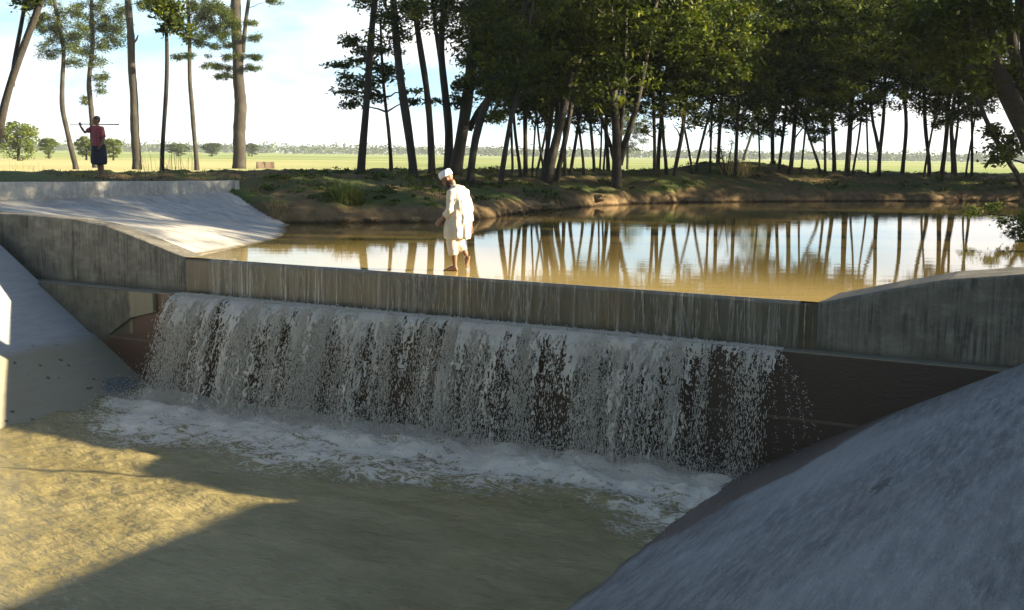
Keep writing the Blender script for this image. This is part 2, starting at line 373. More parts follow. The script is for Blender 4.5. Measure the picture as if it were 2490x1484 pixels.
def graded(a, b, st, lo, hi, g=1.18):
    c = list(np.arange(a, b + 1e-6, st)); s = st
    while c[-1] < hi: s *= g; c.append(c[-1] + s)
    s = st; e = []
    x = a
    while x > lo: s *= g; x -= s; e.append(x)
    return np.array(e[::-1] + c)
def ground_mat():
    a = M('bank_earth_and_fields'); gx, gy, gz = a.sep()
    n1 = a.noise(a.coord(), 0.45, 6, 0.6); n2 = a.noise(a.coord(), 2.6, 6, 0.65); n3 = a.noise(a.coord(), 16, 4)
    dirt = a.mix(a.ramp(n2, [(0.3, 0), (0.7, 1)]), (0.065, 0.044, 0.022), (0.25, 0.175, 0.09))
    dirt = a.mix(a.math('MULTIPLY', n3, 0.5), dirt, (0.10, 0.072, 0.04))
    grass = a.mix(n3, (0.030, 0.060, 0.014), (0.085, 0.12, 0.03))
    g = a.math('MULTIPLY', a.ramp(a.math('ADD', a.math('MULTIPLY', n1, 0.6), a.math('MULTIPLY', n2, 0.4)), [(0.44, 0), (0.54, 1)]), a.rng(gz, 0.28, 0.5))
    bank = a.mix(a.math('MULTIPLY', g, 0.9), dirt, grass)
    bank = a.mix(a.rng(a.math('ADD', gz, a.math('MULTIPLY', n2, 0.1)), 0.16, 0.05), bank, (0.020, 0.012, 0.006))   # near-black band along the foot
    # paddies: strips across the view
    s1 = a.noise(a.coord((0.003, 0.022, 1)), 1.0, 5, 0.7); s2 = a.noise(a.coord((0.012, 0.09, 1)), 1.0, 6, 0.72); s3 = a.noise(a.coord((0.5, 0.5, 1)), 1.0, 4, 0.6)
    f = a.mix(a.ramp(s1, [(0.4, 0), (0.6, 1)]), (0.20, 0.28, 0.075), (0.46, 0.44, 0.20))
    f = a.mix(a.ramp(s2, [(0.42, 0), (0.62, 1)]), f, (0.17, 0.25, 0.065))
    left = a.rng(a.math('ADD', gx, a.math('MULTIPLY', s1, 30)), 8, -24)
    nearf = a.rng(gy, 260, 120)
    f = a.mix(a.math('MULTIPLY', a.math('MULTIPLY', left, nearf), 0.85), f, a.mix(s3, (0.46, 0.42, 0.19), (0.58, 0.52, 0.26)))
    a.set('Base Color', a.mix(a.attr('field'), bank, f)); a.set('Roughness', 0.95); a.b.inputs['Specular IOR Level'].default_value = 0.15
    a.bump(a.math('ADD', n2, a.math('MULTIPLY', n3, 0.4)), 0.7, 0.09)
    return a.m
gxs = graded(-16, 27, 0.14, -4500, 4500, 1.12); gys = graded(8, 54, 0.14, -400, 7000, 1.12)
GX, GY = np.meshgrid(gxs, gys); GZ = land(GX, GY)
nx, ny = len(gxs), len(gys); idx = np.arange(nx * ny).reshape(ny, nx)
gf = np.stack([idx[:-1, :-1], idx[:-1, 1:], idx[1:, 1:], idx[1:, :-1]], -1).reshape(-1, 4)
gu, gv = loc(GX, GY)
fld = sstep(14.0, 17.0, pond_dist(GX, GY) + (fbm(GX * 0.5, GY * 0.5, 3) - 0.5) * 3) * (gv < -6)
ground = link('ground', npmesh('ground', np.stack([GX, GY, GZ], -1).reshape(-1, 3), gf, True, {'field': fld.ravel()}), ground_mat())
tag(ground, kind='structure')

# ------------------------------------------------------------------ pond above the weir
def pond_mat():
    a = M('still_muddy_water')
    n = a.noise(a.coord((0.35, 2.6, 1), (0, 0, -0.15)), 1.1, 4, 0.5); n2 = a.noise(a.coord((1.5, 9, 1)), 1.0, 3)
    c = a.mix(a.noise(a.coord((0.2, 0.9, 1)), 1.0, 5, 0.6), (0.105, 0.076, 0.020), (0.16, 0.118, 0.035)); st = a.noise(a.coord((0.25, 5, 1), (0, 0, 0.46)), 1.0, 4, 0.6)
    c = a.mix(a.rng(a.attr('shallow'), 0.0, 1.0), c, a.mix(st, (0.27, 0.20, 0.07), (0.54, 0.42, 0.17)))
    a.set('Base Color', c); a.set('Roughness', 0.02); a.set('IOR', 1.333)
    a.bump(a.math('ADD', n, a.math('MULTIPLY', n2, 0.25)), 0.028, 0.06)
    return a.m
pw = [(-9, 10.2), (-2, 4), (-0.05, 1.5), (0, 0.02), (10.52, 0.02), (11.5, 2)]
pv = [W(u, -y, 0.0) for u, y in ((0, 0.015), (10.52, 0.015), (10.52, 0.25), (16.2, 0.25), (18.0, 1.0))] + [np.array(p) for p in
      ((17.0, 17.0, 0), (18, 27, 0), (26, 35, 0), (42, 41, 0), (82, 49, 0), (82, 64, 0), (40, 57, 0), (22, 52.5, 0), (9, 49, 0), (1, 41, 0), (-2.5, 33, 0), (-6.5, 30.5, 0), (-7.2, 27.5, 0))] + [W(-3.0, -3.0, 0), W(-1.0, -0.6, 0)]
import bmesh
bm = bmesh.new(); bm.faces.new([bm.verts.new(tuple(p)) for p in pv])
for q in (0.6, 1.2, 2.0, 3.0, 4.5, 7.0):                          # cut lines parallel to the weir carry the depth
    bmesh.ops.bisect_plane(bm, geom=bm.verts[:] + bm.edges[:] + bm.faces[:], plane_co=tuple(W(0, -q)), plane_no=tuple(V))
bmesh.ops.triangulate(bm, faces=bm.faces[:])
me = bpy.data.meshes.new('pond_water'); bm.to_mesh(me); bm.free()
at_ = me.attributes.new('shallow', 'FLOAT', 'POINT')
for i_, q in enumerate(me.vertices): at_.data[i_].value = float(np.interp(-loc(q.co.x, q.co.y)[1], [0, 0.8, 2.4, 5.5], [1.0, 0.95, 0.5, 0.0]))
pond = link('pond_water', me, pond_mat()); tag(pond, kind='structure')

# ------------------------------------------------------------------ weir
weir = canal(empty('weir'))
tag(weir, 'stepped concrete weir across the canal with mossy crest and dark wet drop wall', 'weir')
WET, DRY = wall_mat('mossy_wet_concrete', True), wall_mat('streaked_grey_concrete', False)
def prism(prof, y0, y1):
    """profile in x,z extruded in y (front y0 < back y1)"""
    n = len(prof); v = [(x, y0, z) for x, z in prof] + [(x, y1, z) for x, z in prof]
    f = [tuple(range(n)), tuple(range(2 * n - 1, n - 1, -1))] + [((i + 1) % n, i, n + i, n + (i + 1) % n) for i in range(n)]
    return v, f
mb = MB(); sec = [(0.0, -0.62), (0.0, -0.05), (0.012, -0.022), (0.04, -0.012), (0.9, -0.012), (0.9, -0.62)]
us = np.linspace(0, 10.52, 60); v = []; f = []
for i, u in enumerate(us):
    w = 0.022 * (fbm(np.array(u * 2.0), np.array(3.1), 4) - 0.5)
    for (y, z) in sec: v.append((u, y - (w if y < 0.5 else 0), z + 0.6 * w * (z > -0.5)))
for i in range(len(us) - 1):
    for j in range(6): f.append((i * 6 + j, i * 6 + (j + 1) % 6, (i + 1) * 6 + (j + 1) % 6, (i + 1) * 6 + j))
mb.add(v, f); link('crest_wall', mb.mesh('crest_wall', False), WET, weir)
def wing(prof, deep, name='wing_wall'):
    top = [p for p in prof]; v = []; f = []
    # cross-sections along u with rounded shoulder
    xs = np.linspace(prof[0][0], prof[-1][0], 70); zs = np.interp(xs, *zip(*sorted(prof))) if prof[0][0] < prof[-1][0] else np.interp(xs[::-1], *zip(*sorted(prof)))[::-1]
    ss = [(0.0, None, -0.6), (0.0, 0.035, 0), (0.012, 0.010, 0), (0.04, 0, 0), (deep, 0, 0), (deep, None, -0.6)]
    for x, z in zip(xs, zs):
        for y, dz, ab in ss: v.append((x, y + (0.012 * (fbm(np.array(x * 3.1), np.array(y + 2.0), 3) - 0.5) if y < 0.1 else 0), ab if dz is None else z - dz + 0.014 * (fbm(np.array(x * 4.0), np.array(7.0), 4) - 0.5)))
    n = len(ss)
    for i in range(len(xs) - 1):
        for j in range(n): f.append((i * n + j, i * n + (j + 1) % n, (i + 1) * n + (j + 1) % n, (i + 1) * n + j))
    f += [tuple(range(n)), tuple((len(xs) - 1) * n + j for j in range(n))]
    m_ = MB(); m_.add(v, f); o = link(name, m_.mesh(name), DRY, weir); return o
wing([(0, 0), (-0.4, 0.09), (-0.93, 0.233), (-1.8, 0.44), (-2.73, 0.54), (-4.6, 0.57), (-9, 0.58)], 0.42)
wing([(10.52, 0), (10.9, 0.095), (11.29, 0.206), (11.98, 0.375), (12.8, 0.484), (13.4, 0.515), (22, 0.525)], 1.15)
mb = MB(); mb.box((-7, -0.25, -3.1), (17, 0.9, -0.602)); link('drop_wall', mb.mesh('drop_wall'), drop_mat(), weir)

bm_ = M('ledge_block_concrete'); bx_, by_, bz_ = bm_.sep(); bn = bm_.noise(bm_.coord(), 2.0, 7, 0.68); bn2 = bm_.noise(bm_.coord((5, 5, 1.2)), 2.2, 5, 0.7)
bc = bm_.mix(bm_.ramp(bn, [(0.35, 0), (0.65, 1)]), (0.075, 0.072, 0.055), (0.16, 0.152, 0.115)); bc = bm_.mix(bm_.math('MULTIPLY', bm_.ramp(bn2, [(0.5, 0), (0.62, 1)]), 0.5), bc, (0.05, 0.048, 0.04))
bc = bm_.mix(bm_.rng(bm_.math('ADD', bx_, bm_.math('MULTIPLY', bn, 0.2)), -0.90, -0.86), bc, bm_.mix(bn2, (0.17, 0.155, 0.10), (0.27, 0.25, 0.175)))
bm_.set('Base Color', bc); bm_.set('Roughness', 0.9); bm_.bump(bn, 0.5, 0.02)
mb = MB(); v, f = prism([(-3.4, -0.612), (-0.44, -0.612), (-0.43, -0.93), (-0.96, -1.06), (-1.50, -1.40), (-3.4, -1.40)], -0.325, -0.2505); mb.add(v, f); link('ledge_block', mb.mesh('ledge_block'), bm_.m, weir)

# ------------------------------------------------------------------ canal sides
def side(name, u0, s, sgn, ztop, m):
    """paved slope from below the pool to the bank top, in canal axes"""
    ut = u0 + sgn * (ztop - ZP) / s; ub = u0 - sgn * 0.9 / s
    ys = np.concatenate([np.linspace(-0.255, -12, 60), np.linspace(-12.5, -30, 20)]); vs = []; fs = []
    tt = np.linspace(0, 1, 40)
    for y in ys:
        for t in tt:
            u = ub + (ut - ub) * t; z = ZP - 0.9 + (ztop - ZP + 0.9) * t
            b = 0.02 * (fbm(np.array(u * 0.8 + 5), np.array(y * 0.5), 3) - 0.5) * 2
            vs.append((u, y, z + b))
        vs.append((ut + sgn * 0.28, y, ztop + 0.0)); vs.append((ut + sgn * 0.28, y, ztop - 0.5)); vs.append((ub, y, ZP - 1.6))
    n = len(tt) + 3
    for i in range(len(ys) - 1):
        for j in range(n): fs.append((i * n + j, i * n + (j + 1) % n, (i + 1) * n + (j + 1) % n, (i + 1) * n + j))
    fs += [tuple(range(n)), tuple((len(ys) - 1) * n + j for j in range(n))]
    b = MB(); b.add(vs, fs); return canal(link(name, b.mesh(name, False), m))
o = side('canal_slope', -0.5, SL, -1, 0.55, slope_mat('left_lining', 'left')); tag(o, 'sloping concrete canal side left of the waterfall with tan silt stain and blue smear', 'concrete slope', 'paved sides of the canal')
o = side('canal_slope', 9.55, SR, 1, 0.50, slope_mat('right_lining', 'right')); tag(o, 'large shaded blue-grey concrete canal side in the right foreground with dark wet foot', 'concrete slope', 'paved sides of the canal')

# upstream apron and parapet on the left
us = np.linspace(-6.55, 0.4, 70); vs_ = np.linspace(-0.42, -7.8, 60); v = []; f = []
UU, VV = np.meshgrid(us, vs_); VV = -0.42 + (VV + 0.42) * (7.33 + 0.78 * np.clip((-4.25 - UU) / 2.25, 0, 1)) / 7.38; edge = np.clip((-VV - 7.8) / 0.8, 0, 1)
AZ = apron_z(UU, VV) + 0.007 * (fbm(UU * 1.5, VV * 1.5, 3) - 0.5)
slim = np.where(UU > -4.25, np.minimum(AZ, 0.05), AZ)
ids = np.arange(UU.size).reshape(UU.shape)
af = np.stack([ids[:-1, :-1], ids[:-1, 1:], ids[1:, 1:], ids[1:, :-1]], -1).reshape(-1, 4)
av = np.stack([UU, -VV, AZ], -1).reshape(-1, 3)
low = av.copy(); low[:, 2] -= 0.14
per = np.concatenate([ids[0, :], ids[1:, -1], ids[-1, -2::-1], ids[-2:0:-1, 0]]); n = UU.size
sk = np.stack([per, np.roll(per, -1), np.roll(per, -1) + n, per + n], -1)
o = canal(link('upstream_apron', npmesh('upstream_apron', np.concatenate([av, low]), np.concatenate([af, sk, af[:, ::-1] + n]), False), apron_mat()))
tag(o, 'pale concrete apron sloping down to the pond below the low parapet', 'concrete slope')
par = canal(empty('parapet_wall')); tag(par, 'long low concrete parapet along the top of the left bank', 'wall')
mb = MB(); v, f = [], []
ys = np.linspace(-3.0, 8.45, 50); ss = [(-6.50, -0.1), (-6.50, 0), (-6.52, 0.02), (-6.73, 0.02), (-6.75, 0), (-6.75, -0.1)]
for y in ys:
    zt = 1.07 - 0.010 * y + 0.012 * (vnoise(y * 1.3, 5.5) - 0.5)
    for u, dz in ss: v.append((u, y, zt + dz if dz > -0.05 else 0.45))
n = len(ss)
for i in range(len(ys) - 1):
    for j in range(n): f.append((i * n + j, (i + 1) * n + j, (i + 1) * n + (j + 1) % n, i * n + (j + 1) % n))
f += [tuple(range(n)), tuple((len(ys) - 1) * n + j for j in range(n))]
mb.add(v, f); CONC = apron_mat(); CONC.name = 'parapet_concrete'
link('wall_run', mb.mesh('wall_run'), CONC, par)
mb = MB(); mb.box((-6.80, 8.452, 0.40), (-6.45, 8.62, 1.01)); link('end_pier', mb.mesh('end_pier'), plain('pier_concrete', (0.42, 0.4, 0.34), 0.85, 0.15, 8), par)

# ------------------------------------------------------------------ pool below the weir
def pool_mat():
    a = M('churned_pool_water'); x, y, z = a.sep()
    n1 = a.ramp(a.noise(a.coord((0.6, 1.3, 1), (0, 0, 0.3)), 1.0, 7, 0.68), [(0.32, 0), (0.68, 1)])
    c = a.mix(n1, (0.185, 0.155, 0.058), (0.325, 0.275, 0.125))
    warp = a.noise(a.coord((0.9, 0.9, 1)), 1.4, 3)
    vec = a.n('ShaderNodeVectorMath', {0: a.coord((1.0, 1.6, 1)), 1: a.n('ShaderNodeVectorMath', {0: a.n('ShaderNodeTexNoise', {'Vector': a.coord(), 'Scale': 2.3, 'Detail': 4}).outputs['Color'], 1: (0.9, 0.9, 0)}, operation='MULTIPLY').outputs[0]}, operation='ADD').outputs[0]
    v1 = a.n('ShaderNodeTexVoronoi', {'Vector': vec, 'Scale': 5.5}, feature='DISTANCE_TO_EDGE').outputs['Distance']
    v2 = a.n('ShaderNodeTexVoronoi', {'Vector': vec, 'Scale': 13.0}, feature='DISTANCE_TO_EDGE').outputs['Distance']
    fo = a.attr('foam')
    def ridge(sc, det, seed): return a.math('SUBTRACT', 1.0, a.math('MULTIPLY', a.math('ABSOLUTE', a.math('SUBTRACT', a.noise(a.n('ShaderNodeVectorMath', {0: vec, 1: (seed, seed, seed)}, operation='ADD').outputs[0], sc, det, 0.6, 0.4), 0.5)), 4.5))
    r1 = ridge(1.7, 3, 0.0); r2 = ridge(4.3, 3, 7.0); r3 = ridge(10.0, 2, 3.0)
    hf = a.noise(a.coord((4, 9, 1)), 3.0, 6, 0.7)
    lace = a.math('MAXIMUM', a.math('MAXIMUM', a.math('SUBTRACT', r1, 0.10), a.math('MULTIPLY', r2, 0.90)), a.math('MULTIPLY', r3, 0.78))
    m = a.math('ADD', a.math('MULTIPLY', lace, 0.85), a.math('MULTIPLY', hf, 0.45))
    th = a.math('SUBTRACT', 1.17, a.math('MULTIPLY', fo, 0.68))
    mask = a.rng(a.math('SUBTRACT', m, th), -0.02, 0.26)
    c = a.mix(a.math('MULTIPLY', mask, 0.88), c, (0.80, 0.74, 0.62))
    a.set('Base Color', c); a.set('Roughness', a.math('ADD', 0.06, a.math('MULTIPLY', mask, 0.55))); a.set('IOR', 1.333)
    rp = a.noise(a.coord((2.2, 5.0, 1), (0, 0, 0.25)), 2.2, 5, 0.6)
    rp2 = a.noise(a.coord((9, 18, 1), (0, 0, -0.2)), 2.0, 3, 0.6)
    a.bump(a.math('ADD', a.math('ADD', rp, a.math('MULTIPLY', rp2, 0.14)), a.math('MULTIPLY', mask, 0.35)), 0.75, 0.05)
    return a.m
pu = np.arange(-1.4, 10.9, 0.03); pvv = np.concatenate([np.arange(0.2, 9, 0.03), np.arange(9, 31, 0.3)])
PU, PV = np.meshgrid(pu, pvv)
edge = 2.65 - 0.10 * (PU - 4) + 1.3 * (fbm(PU * 0.55, PV * 0.4 + 3, 3) - 0.5) * 2 + 0.25 * np.sin(PU * 2.1)
edge = edge - 0.8 * sstep(1.6, -0.6, PU) * 0 + 0.6 * sstep(8, 9.6, PU)
foam = sstep(1.05, 0.0, (PV - 0.75) / np.maximum(edge, 0.5) - 0.15) * (0.55 + 0.75 * fbm(PU * 1.2, PV * 1.6, 4)) * sstep(-0.9, 0.0, PU)
foam *= 0.62 + 0.75 * fbm(PU * 0.9 + 9, PV * 1.1, 3)
foam = np.maximum(foam, 0.20 * fbm(PU * 0.8, PV * 0.8, 3) * sstep(9, 3, PV))
agit = np.exp(-((PV - 0.9) / 1.2) ** 2)
PZ = ZP + 0.034 * (fbm(PU * 2.2 + PV * 0.6, PV * 3.6, 4) - 0.5) * 2 + agit * 0.12 * (fbm(PU * 3.2, PV * 3.0 + 7, 4) - 0.42) * 2 + 0.05 * np.exp(-((PV - 2.5) / 1.0) ** 2) * (fbm(PU * 2.4, PV * 2.8, 3) - 0.5) * 2 + 0.04 * agit + 0.016 * np.exp(-(PV / 5.0)) * np.sin(PV * 8.5 + 5 * fbm(PU * 0.5, PV * 0.5, 3)) + 0.010 * np.sin(PV * 4.2 + PU * 1.1 + 7 * fbm(PU * 0.35 + 4, PV * 0.4, 3))
ids = np.arange(PU.size).reshape(PU.shape)
pf = np.stack([ids[:-1, :-1], ids[1:, :-1], ids[1:, 1:], ids[:-1, 1:]], -1).reshape(-1, 4)
pool = canal(link('pool_water', npmesh('pool_water', np.stack([PU, -PV, PZ], -1).reshape(-1, 3), pf, True, {'foam': foam.ravel()}), pool_mat())); tag(pool, kind='structure')

# ------------------------------------------------------------------ falling water
def white_water(name, base=(0.66, 0.65, 0.60), tr=0.25):
    a = M(name); a.set('Base Color', base); a.set('Roughness', 0.25); a.set('IOR', 1.333)
    t = a.n('ShaderNodeBsdfTranslucent', {'Color': (*base, 1)}); mxs = a.n('ShaderNodeMixShader', {0: tr})
    a.nt.links.new(a.b.outputs[0], mxs.inputs[1]); a.nt.links.new(t.outputs[0], mxs.inputs[2]); a.nt.links.new(mxs.outputs[0], a.out.inputs[0]); return a.m
WW = white_water('white_water', (0.62, 0.59, 0.52)); WD = white_water('bright_drops', (0.84, 0.81, 0.73), 0.35)
G = 9.81; T_END = math.sqrt(2 * (ZP + 0.62) / -G)
def dens(u): return np.clip(0.35 + 1.3 * fbm(u * 1.1 + 4.0, u * 0 + 2.2, 3) + 0.3 * (vnoise(u * 5, u * 0 + 8) - 0.5), 0.25, 1.4) * sstep(-0.15, 0.25, u) * sstep(10.25, 9.9, u) * (1 - 0.45 * np.exp(-((u - 4.95) / 0.12) ** 2)) * (1 - 0.35 * sstep(9.0, 9.9, u))
def launch(u): return 0.75 + 0.75 * sstep(6, 0.5, u) * (0.6 + 0.5 * vnoise(u * 1.4, u * 0 + 1.2)) + 0.35 * (vnoise(u * 3.3, u * 0 + 6.6) - 0.5)
allv, allf, base = [], [], 0
# torn curtains that open into lace as they fall
for layer in range(3):
    cu = np.arange(-0.15, 10.25, 0.0125); ct = np.linspace(0, T_END, 110)
    CU, CT = np.meshgrid(cu, ct)
    su = CU + 0.05 * (fbm(CU * 3 + layer * 31, CT * 5, 3) - 0.5) * (CT / T_END) * 2
    vel = launch(CU) * (0.82 + 0.16 * layer)
    cv = 0.255 + vel * CT + 0.10 * (fbm(CU * 6 + 3 * layer, CT * 9, 3) - 0.5) * np.minimum(CT * 6, 1)
    cz = -0.598 - 0.5 * G * CT ** 2 + 0.012 * (vnoise(CU * 9, CT * 7) - 0.5)
    fall = 0.5 * G * CT ** 2
    r1 = np.abs(fbm(CU * 13 + 50 * layer, fall * 4.2 - CT * 2, 3, 0.6) - 0.5) * 2          # ridged -> threads
    r2 = np.abs(fbm(CU * 30 + 90 * layer, fall * 13.0, 2, 0.6) - 0.5) * 2
    big = fbm(CU * 4.2 + 20 * layer, fall * 0.9 + layer, 3)
    rope = np.abs(fbm(CU * 3.4 + 13 * layer + 0.5 * (CT / T_END), fall * 0.35, 3) - 0.5) * 2; rope2 = np.interp(rope, [0.0, 0.10, 0.28, 0.6], [1.75, 1.15, 0.62, 0.40])
    rmix = np.clip(CT / T_END * 1.5 + 0.25 * sstep(4, 7, CU), 0, 1); rope2 = 1 * (1 - rmix) + rope2 * rmix
    rope2 = rope2 * (1 - 0.85 * np.exp(-((CU - 9.42) / 0.22) ** 2) * rmix)
    keep_th = rope2 * np.interp(CT / T_END, [0, 0.25, 0.5, 0.8, 1], [0.50, 0.25, 0.115, 0.066, 0.05]) * np.interp(big, [0.3, 0.5, 0.7], [0.35, 0.95, 1.8]) * np.clip(dens(CU), 0, 1.25)
    val = np.minimum(r1, 0.25 + r2 * 0.9) * 0.6 + r2 * 0.4
    cell = (val < keep_th)[:-1, :-1]
    ii = np.arange(CU.size).reshape(CU.shape)
    q = np.stack([ii[:-1, :-1], ii[1:, :-1], ii[1:, 1:], ii[:-1, 1:]], -1)[cell]
    used, inv = np.unique(q.ravel(), return_inverse=True)
    P = np.stack([su, -cv, cz], -1).reshape(-1, 3)[used]
    allv.append(P); allf.append(inv.reshape(-1, 4) + base); base += len(P)
curtain = canal(link('waterfall', npmesh('waterfall', np.concatenate(allv), np.concatenate(allf), True), WW))
tag(curtain, 'white curtain of water falling from the weir ledge into the pool', 'waterfall', kind='stuff')
def drops(name, pos, dirs, ln, wd, m):
    """stretched octahedra"""
    n = len(pos); d = dirs / np.linalg.norm(dirs, axis=1, keepdims=True)
    a = np.cross(d, rng.normal(size=(n, 3))); a /= np.linalg.norm(a, axis=1, keepdims=True); b = np.cross(d, a)
    ln = ln[:, None]; wd = wd[:, None]
    v = np.stack([pos - d * ln * 0.4, pos + a * wd, pos + b * wd, pos - a * wd, pos - b * wd, pos + d * ln * 0.6], 1).reshape(-1, 3)
    t = np.array([(0, 2, 1), (0, 3, 2), (0, 4, 3), (0, 1, 4), (5, 1, 2), (5, 2, 3), (5, 3, 4), (5, 4, 1)])
    f = (np.arange(n)[:, None, None] * 6 + t[None]).reshape(-1, 3)
    return canal(link(name, npmesh(name, v, f, True), m))
nS = 520; su0 = rng.uniform(-0.12, 10.08, nS * 5); rp_ = np.abs(fbm(su0 * 3.4 + 0.25, su0 * 0 + 0.2, 3) - 0.5) * 2; su0 = su0[rng.random(nS * 5) < (1 - 0.85 * np.exp(-((su0 - 9.42) / 0.22) ** 2)) * np.interp(rp_, [0, 0.1, 0.3, 0.6], [1.0, 0.6, 0.12, 0.06])][:nS]; nS = len(su0); wS = rng.lognormal(0, 0.7, nS) * dens(su0)
cnt = np.minimum((wS * 110).astype(int), 420); sid = np.repeat(np.arange(nS), cnt); n = len(sid)
tt = T_END * rng.uniform(0.0, 1.0, n) ** 0.75
tt = np.clip(tt, 0.005, T_END)
v0 = launch(su0)[sid] * rng.lognormal(0, 0.10, n)
uu = su0[sid] + rng.normal(0, 1, n) * (0.012 + 0.07 * tt / T_END) + rng.normal(0, 0.03, nS)[sid] * tt
vv = 0.26 + v0 * tt + rng.normal(0, 0.06, n) * tt; zz = -0.60 - 0.5 * G * tt ** 2 + rng.normal(0, 0.012, n)
ln = rng.uniform(0.010, 0.032, n) * (0.7 + 0.9 * tt / T_END); wdt = rng.uniform(0.003, 0.0075, n)
drops('falling_drops', np.stack([uu, -vv, zz], 1), np.stack([rng.normal(0, 0.15, n), -v0, -G * tt - 0.3], 1) + rng.normal(0, 0.5, (n, 3)), ln * 1.5, wdt * 0.78, WD)
tag(bpy.data.objects['falling_drops'], 'loose white drops flying down with the torn curtain of water', 'water drops', kind='stuff')
# spray rising where the water lands, and the side jets at the right end
n = 42000; uu = rng.uniform(-0.3, 9.9, n); vv = 0.3 + launch(uu) * T_END + rng.normal(0, 0.28, n) + rng.exponential(0.25, n)
zz = ZP + 0.02 + rng.exponential(0.13, n) * np.clip(1.3 - np.abs(vv - 1.0), 0.25, 1.2)
P = [np.stack([uu, -vv, zz], 1)]; S = [rng.uniform(0.0025, 0.0065, n)]
for k_ in range(4):
    m_ = 130; t_ = np.sort(rng.uniform(0, 0.62, m_)); vx = (0.85, 1.15, 0.7, 0.35)[k_]
    P.append(np.stack([9.98 + vx * t_ * 1.25 + rng.normal(0, 0.012 + 0.03 * t_), -(0.28 + 0.3 * t_ + rng.normal(0, 0.015, m_)), -0.60 + 0.25 * t_ - 0.5 * G * t_ ** 2 * (0.8 + 0.15 * k_) + rng.normal(0, 0.012, m_)], 1)); S.append(rng.uniform(0.003, 0.0075, m_))
P = np.concatenate(P); S = np.concatenate(S)
drops('water_spray', P, rng.normal(size=(len(P), 3)) + np.array([0, 0, 0.6]), S * 2.4, S, WD)
tag(bpy.data.objects['water_spray'], 'fine white spray hanging over the foam at the foot of the fall', 'water spray', kind='stuff')

# thin film running down the mossy face and over the ledge
def film_mat():
    a = M('thin_running_film'); x, y, z = a.sep()
    s = a.noise(a.coord((11, 1, 0.35)), 1.0, 5, 0.75, 0.15); s2 = a.noise(a.coord((42, 1, 0.5)), 1.0, 3, 0.6); s3 = a.noise(a.coord((1.3, 1, 0.1)), 1.0, 3)
    m = a.math('MULTIPLY', a.ramp(s, [(0.48, 0), (0.62, 1)]), a.ramp(s2, [(0.44, 0.05), (0.60, 1)]))
    m = a.math('MULTIPLY', m, a.ramp(s3, [(0.40, 0.12), (0.58, 1)]))
    a.set('Base Color', (0.80, 0.80, 0.72)); a.set('Roughness', 0.12); a.set('IOR', 1.333)
    tr = a.n('ShaderNodeBsdfTransparent'); ms = a.n('ShaderNodeMixShader', {0: a.math('ADD', a.math('MULTIPLY', m, 0.62), a.math('ADD', 0.03, a.math('MULTIPLY', a.rng(z, -0.07, -0.005), 0.15)))})
    a.nt.links.new(tr.outputs[0], ms.inputs[1]); a.nt.links.new(a.b.outputs[0], ms.inputs[2]); a.nt.links.new(ms.outputs[0], a.out.inputs[0])
    return a.m
us = np.linspace(0.55, 10.3, 400); sec = [(0.04, 0.002), (0.0, 0.0), (-0.018, -0.02), (-0.022, -0.1), (-0.024, -0.2), (-0.026, -0.35), (-0.03, -0.5), (-0.04, -0.592)]
v = []
for u in us:
    w = 0.008 * vnoise(np.array(u * 9.0), np.array(1.7))
    for j, (y, z) in enumerate(sec): v.append((u, y - w * (j > 1), z))
n = len(sec); ids = np.arange(len(v)).reshape(len(us), n)
ff = np.stack([ids[:-1, :-1], ids[:-1, 1:], ids[1:, 1:], ids[1:, :-1]], -1).reshape(-1, 4)
film = canal(link('water_film', npmesh('water_film', v, ff, True), film_mat())); tag(film, kind='structure')
# braided strands tumbling over the crest in front of the walking man, and foam washing along the ledge
nS = 130; P = []; Dd = []; LL = []; WW_ = []
for i in range(nS):
    u0 = random.choice([random.uniform(0.7, 10.2), random.gauss(4.75, 0.25), random.gauss(8.9, 0.7), random.gauss(6.2, 0.5)]); m_ = random.randint(4, 14); hh = np.sort(rng.uniform(0.06, 0.5, m_)); dr = random.gauss(0, 0.05)
    P.append(np.stack([u0 + dr * hh / 0.6 + rng.normal(0, 0.004, m_), -(0.03 + rng.uniform(0, 0.012, m_)), -0.01 - hh], 1)); Dd.append(np.tile((dr, 0, -1.0), (m_, 1))); LL.append(rng.uniform(0.10, 0.26, m_)); WW_.append(rng.uniform(0.001, 0.0028, m_))
n = 9000; uu = rng.uniform(0.0, 10.15, n); yy = 0.05 + 0.22 * rng.random(n) ** 0.6
P.append(np.stack([uu, -yy, -0.595 + rng.exponential(0.004, n) * (0.4 + dens(uu))], 1)); Dd.append(rng.normal(size=(n, 3)) + np.array([0, -1.5, 0])); LL.append(rng.uniform(0.02, 0.06, n)); WW_.append(rng.uniform(0.004, 0.009, n))
drops('ledge_wash', np.concatenate(P), np.concatenate(Dd), np.concatenate(LL), np.concatenate(WW_), WD)
tag(bpy.data.objects['ledge_wash'], 'white threads of water and froth on the mossy crest face and ledge', 'water wash', kind='stuff')

